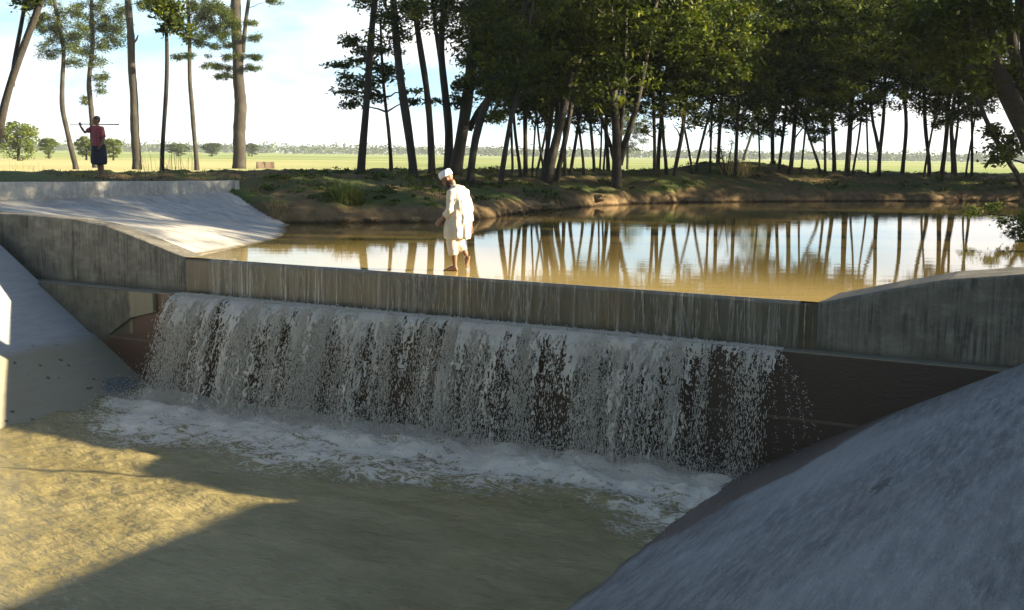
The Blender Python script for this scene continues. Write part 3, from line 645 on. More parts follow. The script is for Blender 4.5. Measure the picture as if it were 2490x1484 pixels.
# ------------------------------------------------------------------ trees
def leaf_mat(name, dark, light, tr=0.3):
    a = M(name); t = a.attr('tint')
    c = a.ramp(t, [(0.0, dark), (0.6, tuple((x + y) / 2 for x, y in zip(dark, light))), (1.0, light)])
    a.set('Base Color', c); a.set('Roughness', 0.6); a.b.inputs['Specular IOR Level'].default_value = 0.12
    tl = a.n('ShaderNodeBsdfTranslucent', {'Color': a.mix(1.0, c, (1.5, 1.6, 0.6), 'MULTIPLY')}); ms = a.n('ShaderNodeMixShader', {0: tr})
    a.nt.links.new(a.b.outputs[0], ms.inputs[1]); a.nt.links.new(tl.outputs[0], ms.inputs[2]); a.nt.links.new(ms.outputs[0], a.out.inputs[0])
    return a.m
LEAF = leaf_mat('tree_leaf', (0.019, 0.036, 0.009), (0.18, 0.205, 0.028))
LEAF2 = leaf_mat('pale_leaf', (0.07, 0.10, 0.02), (0.24, 0.27, 0.06))
LEAF_FAR = leaf_mat('far_leaf', (0.05, 0.075, 0.03), (0.10, 0.13, 0.05), 0.15)
def bark_mat(name, c1, c2):
    a = M(name); n = a.noise(a.coord((5, 5, 0.9), src='Generated'), 3, 6, 0.65); n2 = a.noise(a.coord(), 26, 4, 0.7); n3 = a.noise(a.coord((1, 1, 0.6)), 1.7, 3)
    c = a.mix(a.ramp(n2, [(0.35, 0), (0.65, 1)]), c1, c2); c = a.mix(a.math('MULTIPLY', a.ramp(n3, [(0.5, 0), (0.65, 1)]), 0.35), c, (0.09, 0.08, 0.06))
    a.set('Base Color', c); a.set('Roughness', 0.9); a.bump(a.math('ADD', n2, a.math('MULTIPLY', a.noise(a.coord((9, 9, 1.6)), 1.5, 4, 0.7), 1.2)), 0.9, 0.04); return a.m
BARK = bark_mat('tree_bark', (0.013, 0.011, 0.008), (0.040, 0.034, 0.024))
def leaves(centres, radii, counts, size, wfac=0.42, droop=0.25):
    """leaf quads scattered through flattened clumps"""
    c = np.repeat(np.asarray(centres, float), counts, 0); r = np.repeat(np.asarray(radii, float), counts, 0); n = len(c)
    d = rng.normal(size=(n, 3)); d /= np.linalg.norm(d, axis=1, keepdims=True); d *= (rng.random((n, 1)) ** 0.45) * np.where(rng.random((n, 1)) < 0.22, 1.6, 1.0)
    p = c + d * r
    a = rng.normal(size=(n, 3)); a[:, 2] = a[:, 2] * 0.5 - droop; a /= np.linalg.norm(a, axis=1, keepdims=True)
    b = np.cross(a, rng.normal(size=(n, 3)) * 0.6 + np.array([0, 0, 1.0])); b /= np.linalg.norm(b, axis=1, keepdims=True) + 1e-9
    s = size * rng.uniform(0.6, 1.35, (n, 1)); a = a * s * 0.5; b = b * s * 0.5 * wfac
    v = np.stack([p - a, p + b - a * 0.1, p + a, p - b - a * 0.1], 1).reshape(-1, 3)
    ct = np.repeat(rng.random(len(counts)), counts); tint = np.clip(0.55 * ct + 0.45 * rng.random(n), 0, 1) ** 2.2
    return v, np.repeat(tint, 4)
def leaf_mesh(name, v, tint, m):
    f = np.arange(len(v)).reshape(-1, 4); me = npmesh(name, v, f, False, {'tint': tint}); me.materials.append(m); return me
def crown_mesh(name, R=2.2, H=3.6, nc=150, per=64, size=0.20, seed=0):
    """round-shouldered crown, origin at its lower middle"""
    cs = []; rs = []
    while len(cs) < nc:
        p = rng.uniform(-1, 1, 3)
        if p @ p > 1: continue
        k_ = 1.0 - 0.35 * max(0, p[2]); cs.append((p[0] * R * k_, p[1] * R * k_, H + p[2] * H)); rr = rng.uniform(0.32, 0.62); rs.append((rr, rr, rr * 0.5))
    v, t = leaves(cs, rs, rng.integers(int(per * 0.5), int(per * 1.5), nc), size); return leaf_mesh(name, v, t, LEAF)
CROWNS = [crown_mesh('crown', R=rng.uniform(2.3, 3.0), H=rng.uniform(3.2, 4.0), seed=i) for i in range(7)]
def branch(mb, a, b, r0, r1, sag=0.1):
    a = np.array(a, float); b = np.array(b, float); d = b - a; L_ = np.linalg.norm(d); pts = []
    for t in np.linspace(0, 1, 6): pts.append(a + d * t + np.array([0, 0, sag * L_ * math.sin(math.pi * t)]) + (rng.normal(0, 0.02, 3) * L_ * (0 < t < 1)))
    mb.tube(pts, list(np.linspace(r0, r1, 6)), 6)
def stem(mb, line, w0, w1, Y, zt=None, n=9, slant=0.0):
    """line of photo points at depth Y -> tapered wavering trunk; goes on in its last direction up to height zt"""
    P = [atY(px, py, Y + slant * i) for i, (px, py) in enumerate(line)]
    if zt is not None and P[-1][2] < zt:
        d = P[-1] - P[-2]; d = d / d[2]; d[0] = np.clip(d[0], -0.35, 0.35); P.append(P[-1] + d * (zt - P[-1][2]))
    t = np.concatenate([[0], np.cumsum([np.linalg.norm(P[i + 1] - P[i]) for i in range(len(P) - 1)])]); L_ = t[-1]; Pa = np.array(P)
    s = np.linspace(0, L_, max(8, int(L_ / 0.45))); X = np.stack([np.interp(s, t, Pa[:, i]) for i in range(3)], 1)
    # round the corners
    for _ in range(2): X[1:-1] = 0.25 * X[:-2] + 0.5 * X[1:-1] + 0.25 * X[2:]
    ph = random.uniform(0, 9); am = 0.045 * w0 * DS / FPX * Y
    X[1:, 0] += am * np.sin(s[1:] * 1.3 + ph) * 0.5; X[1:, 1] += am * np.cos(s[1:] * 1.1 + ph)
    k_ = DS / FPX * Y * 0.5 * 0.88; r = np.interp(s, [0, 0.35, L_], [w0 * 1.22 * k_, w0 * k_, w1 * k_])
    X[0, 2] -= 0.25
    mb.tube(X, r, n, 0.07); return X
def clump(spec, Y, size, dens_=1.0, depth=None):
    """spec rows (px, py, rx, ry) in the photo -> leaves round that point at depth Y"""
    cs, rs, cn = [], [], []
    for px, py, rx, ry in spec:
        c = atY(px, py, Y); k_ = DS / FPX * Y; RX, RZ = rx * k_, ry * k_; RY = depth or min(max(RX, 0.3), 1.3)
        sub = max(3, int(RX * RZ * 14 + 4))
        for _ in range(sub):
            d = rng.normal(size=3); d /= np.linalg.norm(d); d *= rng.random() ** 0.4
            q = c + d * np.array([RX, RY, RZ]); cs.append(q); rr = min(0.42, RX * 0.7); rs.append((rr, rr, min(rr * 0.6, RZ * 1.0 + 0.06) if ry < 9 else rr * 0.8))
            cn.append(max(10, int(dens_ * 95 * (rr / 0.42) ** 1.2)))
    return leaves(cs, rs, np.array(cn), size)
def tree(label, stems, clumps=None, Y=None, crown=None, size=0.17, group=None, dens_=1.0, m=None, name='tree', bark=None, extra=None, zt=9.0):
    """stems: list of (points, w0, w1); first one holds the base"""
    base = ground_at(*stems[0][0][0]) if Y is None else atY(*stems[0][0][0], Y)
    Yd = base[1]; root = empty(name, base); tag(root, label, 'tree', group)
    mb = MB(); tops = []
    for i, (line, w0, w1) in enumerate(stems): tops.append(stem(mb, line, w0, w1, Yd + (0.0 if i == 0 else 0.15 * i), zt=zt))
    if clumps:
        for px, py, rx, ry in clumps:
            c = atY(px, py, Yd); T = tops[0] if len(tops) == 1 else min(tops, key=lambda q: np.min(np.linalg.norm(q - c, axis=1)))
            j = int(np.argmin(np.abs(T[:, 2] - (c[2] - 0.25 * abs(T[:, 0].mean() - c[0]))))); branch(mb, T[j], c, 0.035, 0.008, 0.06)
            if rx > 25:
                for s_ in (-0.6, 0.6): branch(mb, c, atY(px + s_ * rx, py + random.uniform(-4, 4), Yd + random.uniform(-0.6, 0.6)), 0.012, 0.004, 0.03)
    vs, ts = [], []
    if clumps: v_, t_ = clump(clumps, Yd, size, dens_ * (LDENS if group == LG else 1.0)); vs.append(v_); ts.append(t_)
    if extra:
        for (ex, ey, ez, er) in extra:
            v_, t_ = leaves(np.array([(ex, ey, ez)]) + rng.normal(0, 1, (26, 3)) * np.array([er, er, er * 0.55]) * 0.6, [(0.5, 0.5, 0.26)] * 26, np.full(26, 40), 0.2); vs.append(v_); ts.append(t_)
            T = tops[0]; branch(mb, T[len(T) // 2], (ex, ey, ez), 0.06, 0.02, 0.05)
    if crown is not None:
        h0, rot, sc, ci = crown; T = tops[0]; j = int(np.argmin(np.abs(T[:, 2] - (base[2] + h0 + 1.5)))); c = T[j]
        co = bpy.data.objects.new('crown', CROWNS[ci % len(CROWNS)]); COL.objects.link(co); co.parent = root
        co.location = (c[0] - base[0], c[1] - base[1], h0); co.rotation_euler = (0, 0, rot); co.scale = (sc * random.uniform(0.8, 1.2), sc * random.uniform(0.8, 1.2), sc * random.uniform(0.85, 1.2)); co.rotation_euler = (random.uniform(-0.15, 0.15), random.uniform(-0.15, 0.15), rot)
        for a_ in range(7):
            q = T[min(len(T) - 1, int(np.argmin(np.abs(T[:, 2] - (base[2] + h0 + 0.5 * a_)))))]; an = rot + a_ * 2.4; rr = random.uniform(0.8, 1.7) * sc
            branch(mb, q, q + np.array([math.cos(an) * rr, math.sin(an) * rr, rr * 0.8]), 0.04, 0.01, 0.03)
    me = mb.mesh('trunk', True)
    me.transform(Matrix.Translation(Vector(-base))); link('trunk', me, bark or BARK, root)
    if vs:
        v_ = np.concatenate(vs) - base; link('crown', leaf_mesh('crown', v_, np.concatenate(ts), m or LEAF), None, root)
    return root

LG = 'trees in the open row on the left bank'; LDENS = 2.3
tree('forked purplish tree leaning right at the left edge of the photo', [([(-35, 470), (-5, 330), (15, 235), (55, 120), (100, 0)], 24, 15), ([(28, 190), (45, 100), (62, 0)], 13, 9)], [(75, -20, 50, 20), (150, -60, 60, 30)], Y=35.0, group=LG)
tree('thin crooked tree just left of the man in the red shirt', [([(186, 412), (165, 325), (150, 265), (155, 120), (132, 0)], 15, 9)], [(118, 125, 30, 18), (140, 85, 40, 26), (100, 60, 34, 22), (172, 112, 30, 24), (180, 150, 22, 12), (125, 55, 36, 25), (165, 30, 40, 22), (105, 10, 40, 18), (185, 75, 22, 22)], group=LG, dens_=0.55)
tree('leafy tree rising straight behind the man in the red shirt', [([(232, 408), (224, 300), (216, 200), (226, 100), (222, 0)], 16, 10)], [(230, 70, 50, 32), (268, 112, 34, 18), (208, 128, 24, 16), (248, 190, 20, 14), (242, 215, 14, 12), (238, 150, 26, 12), (286, 85, 18, 22), (250, 28, 64, 30), (275, 60, 40, 26), (207, 245, 14, 9)], group=LG, dens_=0.55)
tree('stout bare trunk between the red-shirted man and two thin trees', [([(333, 412), (325, 240), (318, 100), (312, 0)], 25, 18), ([(321, 108), (332, 98), (336, 85)], 6, 3)], [(330, -60, 60, 30), (352, 8, 22, 16)], group=LG)
tree('very thin trunk with a small lean, left one of a slim pair', [([(393, 413), (396, 330), (406, 200), (407, 80), (398, -10)], 12, 8)], [(430, 60, 42, 18), (425, 18, 46, 26), (400, 30, 26, 24), (395, 75, 12, 12)], group=LG, dens_=0.7)
tree('very thin straight trunk, right one of the slim pair', [([(479, 414), (472, 320), (462, 210), (460, 60), (455, -20)], 13, 9)], [(490, 66, 46, 24), (505, 24, 60, 30), (540, 50, 40, 24), (470, 95, 34, 12), (545, 82, 36, 12), (450, 140, 34, 8)], group=LG, dens_=0.8)
tree('thickest trunk of the left row with flat leafy tiers on both sides', [([(581, 410), (584, 250), (577, 120), (572, -10)], 36, 26), ([(590, 120), (597, 60), (606, -10)], 12, 9)], [(540, 138, 55, 6), (515, 160, 38, 6), (560, 165, 44, 6), (545, 185, 34, 7), (605, 140, 34, 6), (612, 165, 26, 6), (535, 108, 60, 8), (620, 92, 30, 5), (608, 55, 24, 6), (540, 25, 50, 10), (668, 4, 18, 8)], group=LG, dens_=0.75)
MG = 'trees on the middle of the far bank'
tree('bare leaning trunk crossing the flat-tiered small tree', [([(876, 418), (884, 330), (894, 230), (900, 100), (912, -10)], 22, 15)], [(900, 2, 40, 10), (935, 40, 30, 16), (890, -40, 60, 30)], group=MG, dens_=0.8)
tree('small slim tree with flat layered tiers of leaves', [([(952, 418), (946, 320), (934, 235), (928, 130), (925, 50)], 11, 6)], [(835, 157, 40, 4), (880, 150, 40, 5), (845, 186, 34, 4), (838, 224, 36, 5), (880, 236, 50, 8), (950, 182, 36, 10), (935, 122, 46, 6), (868, 95, 32, 6), (852, 112, 28, 6), (1000, 222, 24, 4), (996, 248, 28, 4), (848, 254, 26, 5), (915, 205, 44, 10), (895, 130, 36, 7), (925, 165, 40, 7), (870, 205, 34, 6)], group=MG, dens_=0.75, zt=5.0)
tree('sturdy trunk leaning left, right of the layered small tree', [([(1007, 432), (990, 300), (975, 200), (962, 90), (955, -10)], 25, 17)], [(945, 45, 44, 26), (990, 20, 44, 18), (975, 85, 30, 12), (930, 90, 30, 12)], group=MG, dens_=0.9)
tree('slim trunk curving left at the top, left of the walking man', [([(1050, 424), (1046, 300), (1038, 210), (1018, 100), (1004, -10)], 20, 13)], [(1040, 30, 38, 18), (1000, 5, 40, 12), (1052, 62, 34, 12), (1070, 5, 40, 16)], group=MG, dens_=0.9)
tree('forked trunk standing right behind the walking man\'s cap', [([(1090, 418), (1092, 320), (1082, 220), (1070, 110), (1082, -10)], 26, 14), ([(1078, 190), (1062, 100), (1050, -10)], 12, 8)], [(1098, 40, 30, 26), (1120, 75, 30, 20), (1085, 5, 40, 16), (1052, 245, 20, 6)], group=MG, dens_=0.9)
tree('thick dark trunk with a long limb reaching up to the right above the walking man', [([(1105, 424), (1122, 330), (1140, 220), (1152, 100), (1166, -10)], 35, 22), ([(1140, 300), (1185, 240), (1250, 160), (1312, 50)], 16, 10)], [(1140, 190, 36, 40), (1160, 130, 40, 30), (1130, 245, 30, 22), (1200, 120, 44, 36), (1170, 60, 50, 30), (1215, 285, 28, 10), (1110, 205, 22, 16), (1190, 200, 40, 26), (1165, 20, 40, 24)], group=MG, dens_=1.2)
tree('leaning pale-edged trunk just right of the thick dark one', [([(1142, 440), (1152, 350), (1170, 280), (1205, 200), (1240, 120)], 22, 14)], [(1215, 225, 40, 22), (1235, 160, 44, 32), (1240, 100, 50, 34), (1200, 285, 30, 12)], group=MG, dens_=1.2)
# the grove: base, one or two points on the way up, widths; short note -> label
GG = 'trees crowded in the grove on the right bank'
grove = [
 ('pale-rimmed trunk at the left end of the grove, base nearest the water', [(1215, 455), (1226, 380), (1250, 250)], 22, 14),
 ('thin upright trunk just behind the leftmost grove tree', [(1247, 425), (1244, 340), (1240, 225)], 11, 8),
 ('slim trunk leaning left, third from the left in the grove', [(1267, 428), (1258, 370), (1250, 300), (1246, 240)], 13, 9),
 ('firm straight trunk, fourth from the left in the grove', [(1278, 428), (1278, 340), (1275, 240)], 19, 13),
 ('hair-thin upright stem between the straight trunk and the bundled one', [(1293, 430), (1299, 350), (1302, 300)], 8, 6),
 ('thin stem crossing its neighbour in an X, leaning left', [(1325, 430), (1315, 380), (1308, 320), (1300, 230)], 10, 7),
 ('thin stem crossing its neighbour in an X, leaning right', [(1302, 428), (1318, 370), (1330, 310), (1338, 240)], 10, 7),
 ('dark upright trunk behind the bundled stems', [(1373, 428), (1374, 380), (1372, 300)], 15, 11),
 ('slim trunk leaning right of the bundled stems', [(1386, 424), (1396, 370), (1405, 310)], 14, 10),
 ('crooked thin trunk standing alone against the bright field', [(1421, 424), (1416, 370), (1408, 310)], 11, 8),
 ('straight mid-thick trunk left of the three-stemmed tree', [(1446, 418), (1441, 360), (1436, 300)], 13, 10),
 ('left of two hair-thin stems beside the three-stemmed tree', [(1458, 414), (1462, 360), (1463, 300)], 8, 6),
 ('right of two hair-thin stems beside the three-stemmed tree', [(1467, 414), (1472, 360), (1474, 310)], 8, 6),
 ('thin straight stem just right of the three-stemmed tree', [(1525, 410), (1527, 340), (1529, 255)], 10, 8),
 ('dark straight trunk, left one of a close pair mid grove', [(1592, 426), (1592, 350), (1589, 255)], 15, 12),
 ('slightly leaning trunk, right one of the close pair mid grove', [(1622, 424), (1614, 350), (1608, 255)], 14, 11),
 ('trunk leaning right from a broad dark base mid grove', [(1638, 428), (1650, 370), (1662, 310), (1668, 250)], 17, 12),
 ('thin trunk leaning left behind the gap mid grove', [(1684, 422), (1676, 370), (1668, 330)], 10, 8),
 ('thin trunk leaning strongly right beside the gap mid grove', [(1689, 420), (1700, 370), (1712, 325)], 11, 8),
 ('upright slim trunk left of the sunlit spoil heap', [(1726, 420), (1728, 360), (1730, 300)], 10, 8),
 ('dark trunk rising through the dry brush on the spoil heap', [(1787, 430), (1791, 350), (1794, 270)], 15, 11),
 ('short leaning trunk behind the sunlit brush', [(1808, 385), (1822, 345), (1834, 300)], 11, 8),
 ('thin isolated trunk right of the sunlit spoil heap', [(1847, 412), (1847, 360), (1844, 305)], 8, 7),
 ('olive trunk leaning right over the brown mound', [(1893, 415), (1900, 365), (1907, 300), (1912, 260)], 14, 10),
 ('sunlit-edged trunk on the right shoulder of the brown mound', [(1921, 422), (1930, 350), (1936, 220)], 18, 13),
 ('slim upright trunk beyond the brown mound', [(1947, 426), (1953, 370), (1959, 310)], 9, 7),
 ('thin trunk leaning far left to meet its straight neighbour', [(1998, 422), (1984, 380), (1966, 330)], 11, 8),
 ('straight slim trunk that a left-leaning one meets at the foot', [(2007, 420), (2006, 370), (2005, 310)], 11, 9),
 ('broad dark trunk right of the leaning pair', [(2059, 428), (2063, 370), (2068, 300)], 22, 15),
 ('thin stem leaning right out of the broad trunk\'s foot', [(2072, 425), (2083, 370), (2091, 320), (2098, 250)], 9, 7),
 ('thin stem left of the wide bright gap', [(2111, 425), (2110, 370), (2108, 310)], 8, 6),
 ('dark trunk forking low on the left side of the wide bright gap', [(2137, 428), (2139, 370), (2148, 300), (2150, 250)], 16, 11),
 ('short stem leaning right into the trunk beyond the wide bright gap', [(2246, 430), (2250, 400), (2254, 380)], 9, 6),
 ('bold dark trunk right of the wide bright gap', [(2261, 430), (2258, 380), (2250, 320), (2248, 260)], 16, 12),
 ('reddish-footed trunk leaning right, second after the wide bright gap', [(2289, 432), (2297, 370), (2304, 300), (2306, 260)], 19, 14),
 ('trunk with a narrow wishbone fork near the right edge', [(2324, 432), (2322, 390), (2319, 355), (2312, 300)], 13, 8),
 ('thin shrubby stem between the wishbone fork and the tall thin pole', [(2347, 430), (2352, 400), (2357, 370)], 8, 5),
 ('tall thin pole-like trunk left of the big leaning tree', [(2363, 430), (2364, 340), (2362, 200)], 11, 9)]
forks = {'three-stemmed': 0}
for i, (lb, line, w0, w1) in enumerate(grove):
    w0 *= 0.68; w1 *= 0.66; st = [(line, w0, w1)]
    if 'forking low' in lb: st.append(([(2138, 355), (2126, 320), (2119, 290), (2118, 250)], 9, 6))
    if 'wishbone' in lb: st.append(([(2321, 360), (2329, 325), (2330, 290)], 7, 5))
    low = 2.0 if line[0][0] < 1700 else (1.7 if line[0][0] < 2020 else 2.5)
    bx = line[0][0]; hang = [(bx + random.uniform(-26, 26), random.uniform(285, 335) - (25 if bx < 1500 or bx > 2120 else 0), random.uniform(12, 24), random.uniform(9, 15)) for _ in range(random.choice([0, 1, 1, 2]) if not 2100 < bx < 2270 else 0)]
    tree(lb, st, hang or None, dens_=0.75, crown=(low + random.uniform(-0.3, 0.7), random.uniform(0, 6.28), random.uniform(0.78, 1.05), i), group=GG, zt=8.0)
tree('bundle of slanting stems sharing one foot in the left part of the grove', [([(1330, 440), (1352, 340), (1372, 260), (1385, 190)], 26, 14), ([(1318, 438), (1334, 350), (1344, 250)], 13, 9), ([(1352, 436), (1375, 340), (1392, 240)], 15, 9), ([(1340, 440), (1350, 360), (1355, 260)], 12, 8)], None, crown=(2.6, 1.0, 1.1, 2), group=GG, zt=8)
tree('three-stemmed tree spreading from one stout foot at the water\'s edge', [([(1499, 455), (1499, 400), (1502, 350), (1494, 270), (1492, 210)], 27, 10), ([(1506, 385), (1526, 330), (1545, 280), (1556, 220)], 18, 11), ([(1494, 375), (1478, 335), (1466, 300)], 9, 6), ([(1504, 350), (1514, 290), (1516, 230)], 13, 9)], None, crown=(2.7, 2.0, 1.1, 4), group=GG, zt=8)
tree('sapling with dry pale twigs on the sunlit spoil heap', [([(1765, 424), (1758, 390), (1752, 360)], 5, 2), ([(1768, 422), (1772, 390), (1780, 350)], 4, 2), ([(1762, 424), (1748, 395), (1740, 375)], 4, 2)], [(1760, 372, 22, 10), (1775, 350, 18, 10), (1745, 380, 14, 8)], group=None, size=0.10, dens_=0.35, m=LEAF2, zt=None, name='sapling')
tree('slender tree slanting up to the left beneath the big right-hand tree', [([(2496, 455), (2460, 405), (2432, 362), (2395, 290), (2372, 230), (2362, 190)], 15, 9)], [(2425, 360, 30, 10), (2450, 335, 30, 14), (2420, 320, 30, 16), (2470, 370, 22, 10)], group=None, dens_=1.0, Y=34, zt=6)
big_extra = [(11.5, 22.0, 6.4, 1.5), (13.5, 20.6, 7.2, 1.7), (15.0, 23.5, 6.6, 1.8), (12.5, 25.0, 7.6, 1.6), (16.5, 20.0, 8.0, 1.8), (14.5, 25.5, 9.0, 1.9), (11.0, 19.3, 7.8, 1.3), (17.5, 24.0, 8.6, 1.8), (13.0, 22.5, 9.6, 1.8), (15.2, 18.2, 6.6, 1.4)]
tree('big many-stemmed tree leaning in at the right edge of the photo', [([(2600, 560), (2530, 400), (2488, 300), (2440, 200), (2390, 110), (2320, 0), (2250, -120)], 60, 28), ([(2540, 430), (2500, 290), (2470, 150), (2448, 30), (2430, -100)], 34, 20), ([(2570, 480), (2530, 330), (2505, 200), (2490, 0)], 42, 26), ([(2560, 450), (2510, 350), (2478, 290), (2425, 180), (2395, 60), (2385, -60)], 26, 14), ([(2530, 400), (2486, 310), (2474, 200), (2472, 0)], 12, 8), ([(2477, 285), (2452, 190), (2404, 90), (2380, 20)], 12, 7)],
     [(2440, 60, 60, 40), (2350, 120, 60, 36), (2300, 40, 70, 34), (2470, 190, 36, 36), (2400, 205, 50, 24), (2330, 190, 50, 24), (2230, 60, 60, 30), (2250, 130, 50, 26), (2470, 330, 26, 22), (2430, 385, 34, 12), (2380, 20, 60, 30)], Y=25.0, dens_=1.25, size=0.16, extra=big_extra, zt=10)
for lb, dx, Y, h0, sc in (('crown filling the sky behind the left part of the grove', 1330, 47, 2.9, 1.25), ('crown filling the sky behind the three-stemmed tree', 1480, 50, 2.8, 1.25), ('crown filling the sky behind the close pair mid grove', 1600, 52, 2.9, 1.25),
                          ('crown filling the sky behind the sunlit spoil heap', 1745, 55, 3.0, 1.3), ('crown filling the sky behind the brown mound', 1880, 57, 3.0, 1.3), ('crown filling the sky behind the leaning pair', 2030, 58, 3.6, 1.3), ('crown filling the sky above the wide bright gap', 2195, 58, 4.3, 1.3), ('crown filling the sky behind the reddish-footed trunk', 2320, 56, 3.8, 1.3)):
    p = atZ(dx, 395, 0.3); p = atY(dx, 400, Y); gz = float(land(np.array(p[0]), np.array(p[1])))
    # project a point of the bank at that depth back into the photo to get its foot
    q = np.array([p[0], Y, gz]) - CAM; fy = (305 - (q @ UP) / (q @ FW) * FPX) / DS; fx = ((q @ RT) / (q @ FW) * FPX + 512) / DS
    tree('slim back-row tree, ' + lb, [([(fx, fy), (fx + random.uniform(-12, 12), 300), (fx + random.uniform(-20, 20), 200)], 11, 8)], None, Y=Y, crown=(h0, random.uniform(0, 6), sc, random.randint(0, 6)), group=GG, zt=9)

for i in range(11):
    px_, py_ = 27 + (i % 4) * 5.2 + random.uniform(-1, 1), 41 + (i // 4) * 7.0 + (i % 4) * 2.2 + random.uniform(-1, 1); gz = float(land(np.array(px_), np.array(py_)))
    root = empty('tree', (px_, py_, gz)); tag(root, 'tree standing past the right edge of the photo, shading the far bank', 'tree', 'trees past the right edge of the photo')
    co = bpy.data.objects.new('crown', CROWNS[i % 7]); COL.objects.link(co); co.parent = root; co.location = (0, 0, 0.7); co.rotation_euler = (0, 0, i); co.scale = (1.35,) * 3
    mb = MB(); mb.tube([(0, 0, -0.3), (0.1, 0.05, 2), (0, 0.1, 5), (0.1, 0, 8.5)], [0.17, 0.15, 0.11, 0.04], 8); link('trunk', mb.mesh('trunk', True), BARK, root)

for i, (px_, py_, h0_, sc_) in enumerate(((16.5, 21.3, 3.6, 1.15), (18.5, 25.5, 3.0, 1.3), (23.0, 29.5, 2.5, 1.4), (22.5, 34.0, 1.6, 1.2), (27.5, 33.0, 2.0, 1.5), (29.0, 26.0, 6.5, 1.4), (22.0, 23.6, 4.2, 1.15))):
    gz = float(land(np.array(px_), np.array(py_))); root = empty('tree', (px_, py_, gz)); tag(root, 'tree on the near right bank past the edge of the photo', 'tree', 'trees on the near right bank')
    co = bpy.data.objects.new('crown', CROWNS[(i * 3) % 7]); COL.objects.link(co); co.parent = root; co.location = (0, 0, h0_); co.rotation_euler = (0, 0, i * 1.7); co.scale = (sc_,) * 3
    mb = MB(); mb.tube([(0, 0, -0.3), (0.1, 0.05, 2), (0, 0.1, 5), (0.1, 0, 9.5)], [0.2, 0.17, 0.12, 0.04], 8); link('trunk', mb.mesh('trunk', True), BARK, root)
for i, (px_, py_, h0_, sc_) in enumerate(((36, 34, 5.0, 1.9), (47, 44, 9.0, 1.5), (30.5, 35.3, 5.6, 1.55))):  # out-of-view tall crowns added to dim the left row and the grove
    gz = float(land(np.array(px_), np.array(py_))); root = empty('tree', (px_, py_, gz)); tag(root, 'unseen tall tree far past the right edge, added to shade the left row and grove', 'tree', 'added tall shade trees past the right edge')
    co = bpy.data.objects.new('crown', CROWNS[(i * 2 + 1) % 7]); COL.objects.link(co); co.parent = root; co.location = (0, 0, h0_); co.rotation_euler = (0, 0, i * 1.3); co.scale = (sc_,) * 3
    mb = MB(); mb.tube([(0, 0, -0.3), (0.15, 0.05, 4), (0, 0.1, 9), (0.1, 0, 17)], [0.3, 0.26, 0.18, 0.05], 8); link('trunk', mb.mesh('trunk', True), BARK, root)
for i, (px_, py_, h0_, sc_) in enumerate(((13.5, 4.5, 4.6, 1.9), (8.5, -4.5, 4.2, 1.9), (1.0, -8.5, 4.2, 2.0), (-13.5, 2.0, 4.5, 1.9), (-7.5, -7.0, 4.5, 1.9), (-15.5, 9.5, 4.5, 1.6))):  # unseen trees added to cut the skylight reaching the pool
    gz = float(land(np.array(px_), np.array(py_))); root = empty('tree', (px_, py_, gz)); tag(root, 'unseen broad tree beside or behind the camera, added to keep skylight off the canal', 'tree', 'added shade trees beside and behind the camera')
    co = bpy.data.objects.new('crown', CROWNS[(i * 2) % 7]); COL.objects.link(co); co.parent = root; co.location = (0, 0, h0_); co.rotation_euler = (0, 0, i * 2.3); co.scale = (sc_,) * 3
    mb = MB(); mb.tube([(0, 0, -0.3), (0.15, 0.05, 3), (0, 0.1, 7), (0.1, 0, 14)], [0.3, 0.26, 0.18, 0.05], 8); link('trunk', mb.mesh('trunk', True), BARK, root)
p = W(13.15, -0.2, 0.45); root = empty('marker_post', p); tag(root, 'thin post on the right wing wall past the edge of the photo', 'post')
mb = MB(); mb.tube([(0, 0, 0), (0.01, 0, 0.6), (0, 0, 1.5)], [0.04, 0.038, 0.036], 8); link('shaft', mb.mesh('shaft', True), BARK, root)

# far plain: single trees left, wooded skyline
def far_tree(lb, px, py, rx, ry, Y, m):
    k_ = DS / FPX * Y; c = atY(px, py, Y); gz = float(land(np.array(c[0]), np.array(c[1]))); base = np.array([c[0], Y, gz]); root = empty('field_tree', base); tag(root, lb, 'tree', 'trees out on the plain')
    RX, RZ = rx * k_, ry * k_; cs = []; n = 90
    d = rng.normal(size=(n, 3)); d /= np.linalg.norm(d, axis=1, keepdims=True); d *= rng.random((n, 1)) ** 0.4; d[:, 2] = np.where(d[:, 2] < 0, d[:, 2] * ((c[2] - gz) / RZ) * 0.95, d[:, 2]) + 0.25 * (rng.random(n) - 0.5) * (1 + np.sin(d[:, 0] * 5 + px))
    v_, t_ = leaves(c + d * np.array([RX, RX, RZ]), [(RX * 0.28, RX * 0.28, RZ * 0.24)] * n, np.full(n, 40), 0.10 * RX + 0.12, 0.6)
    link('crown', leaf_mesh('crown', v_ - base, t_, m), None, root)
    mb = MB(); mb.tube([(0, 0, -0.3), (0.1, 0, (c[2] - gz) * 0.5), (0, 0, c[2] - gz + RZ * 0.4)], [0.06 * RX + 0.08, 0.05 * RX + 0.06, 0.05], 7); link('trunk', mb.mesh('trunk', True), BARK, root)
far_tree('round yellow-green tree at the far left edge of the field', 42, 330, 46, 32, 150, LEAF2)
far_tree('small low tree just right of the round yellow-green one', 118, 348, 22, 12, 190, LEAF2)
far_tree('bushy tree in the field left of the man in the red shirt', 208, 350, 24, 16, 170, LEAF2)
far_tree('bushy tree in the field right of the man in the red shirt', 274, 350, 22, 14, 170, LEAF2)
far_tree('low wide tree beyond the slim pair of trunks', 432, 358, 26, 8, 300, LEAF_FAR)
far_tree('dark tree with a pointed top between the slim pair and the thick trunk', 515, 357, 22, 10, 320, LEAF_FAR)
far_tree('dark low tree just right of the thick left trunk', 612, 357, 18, 8, 350, LEAF_FAR)
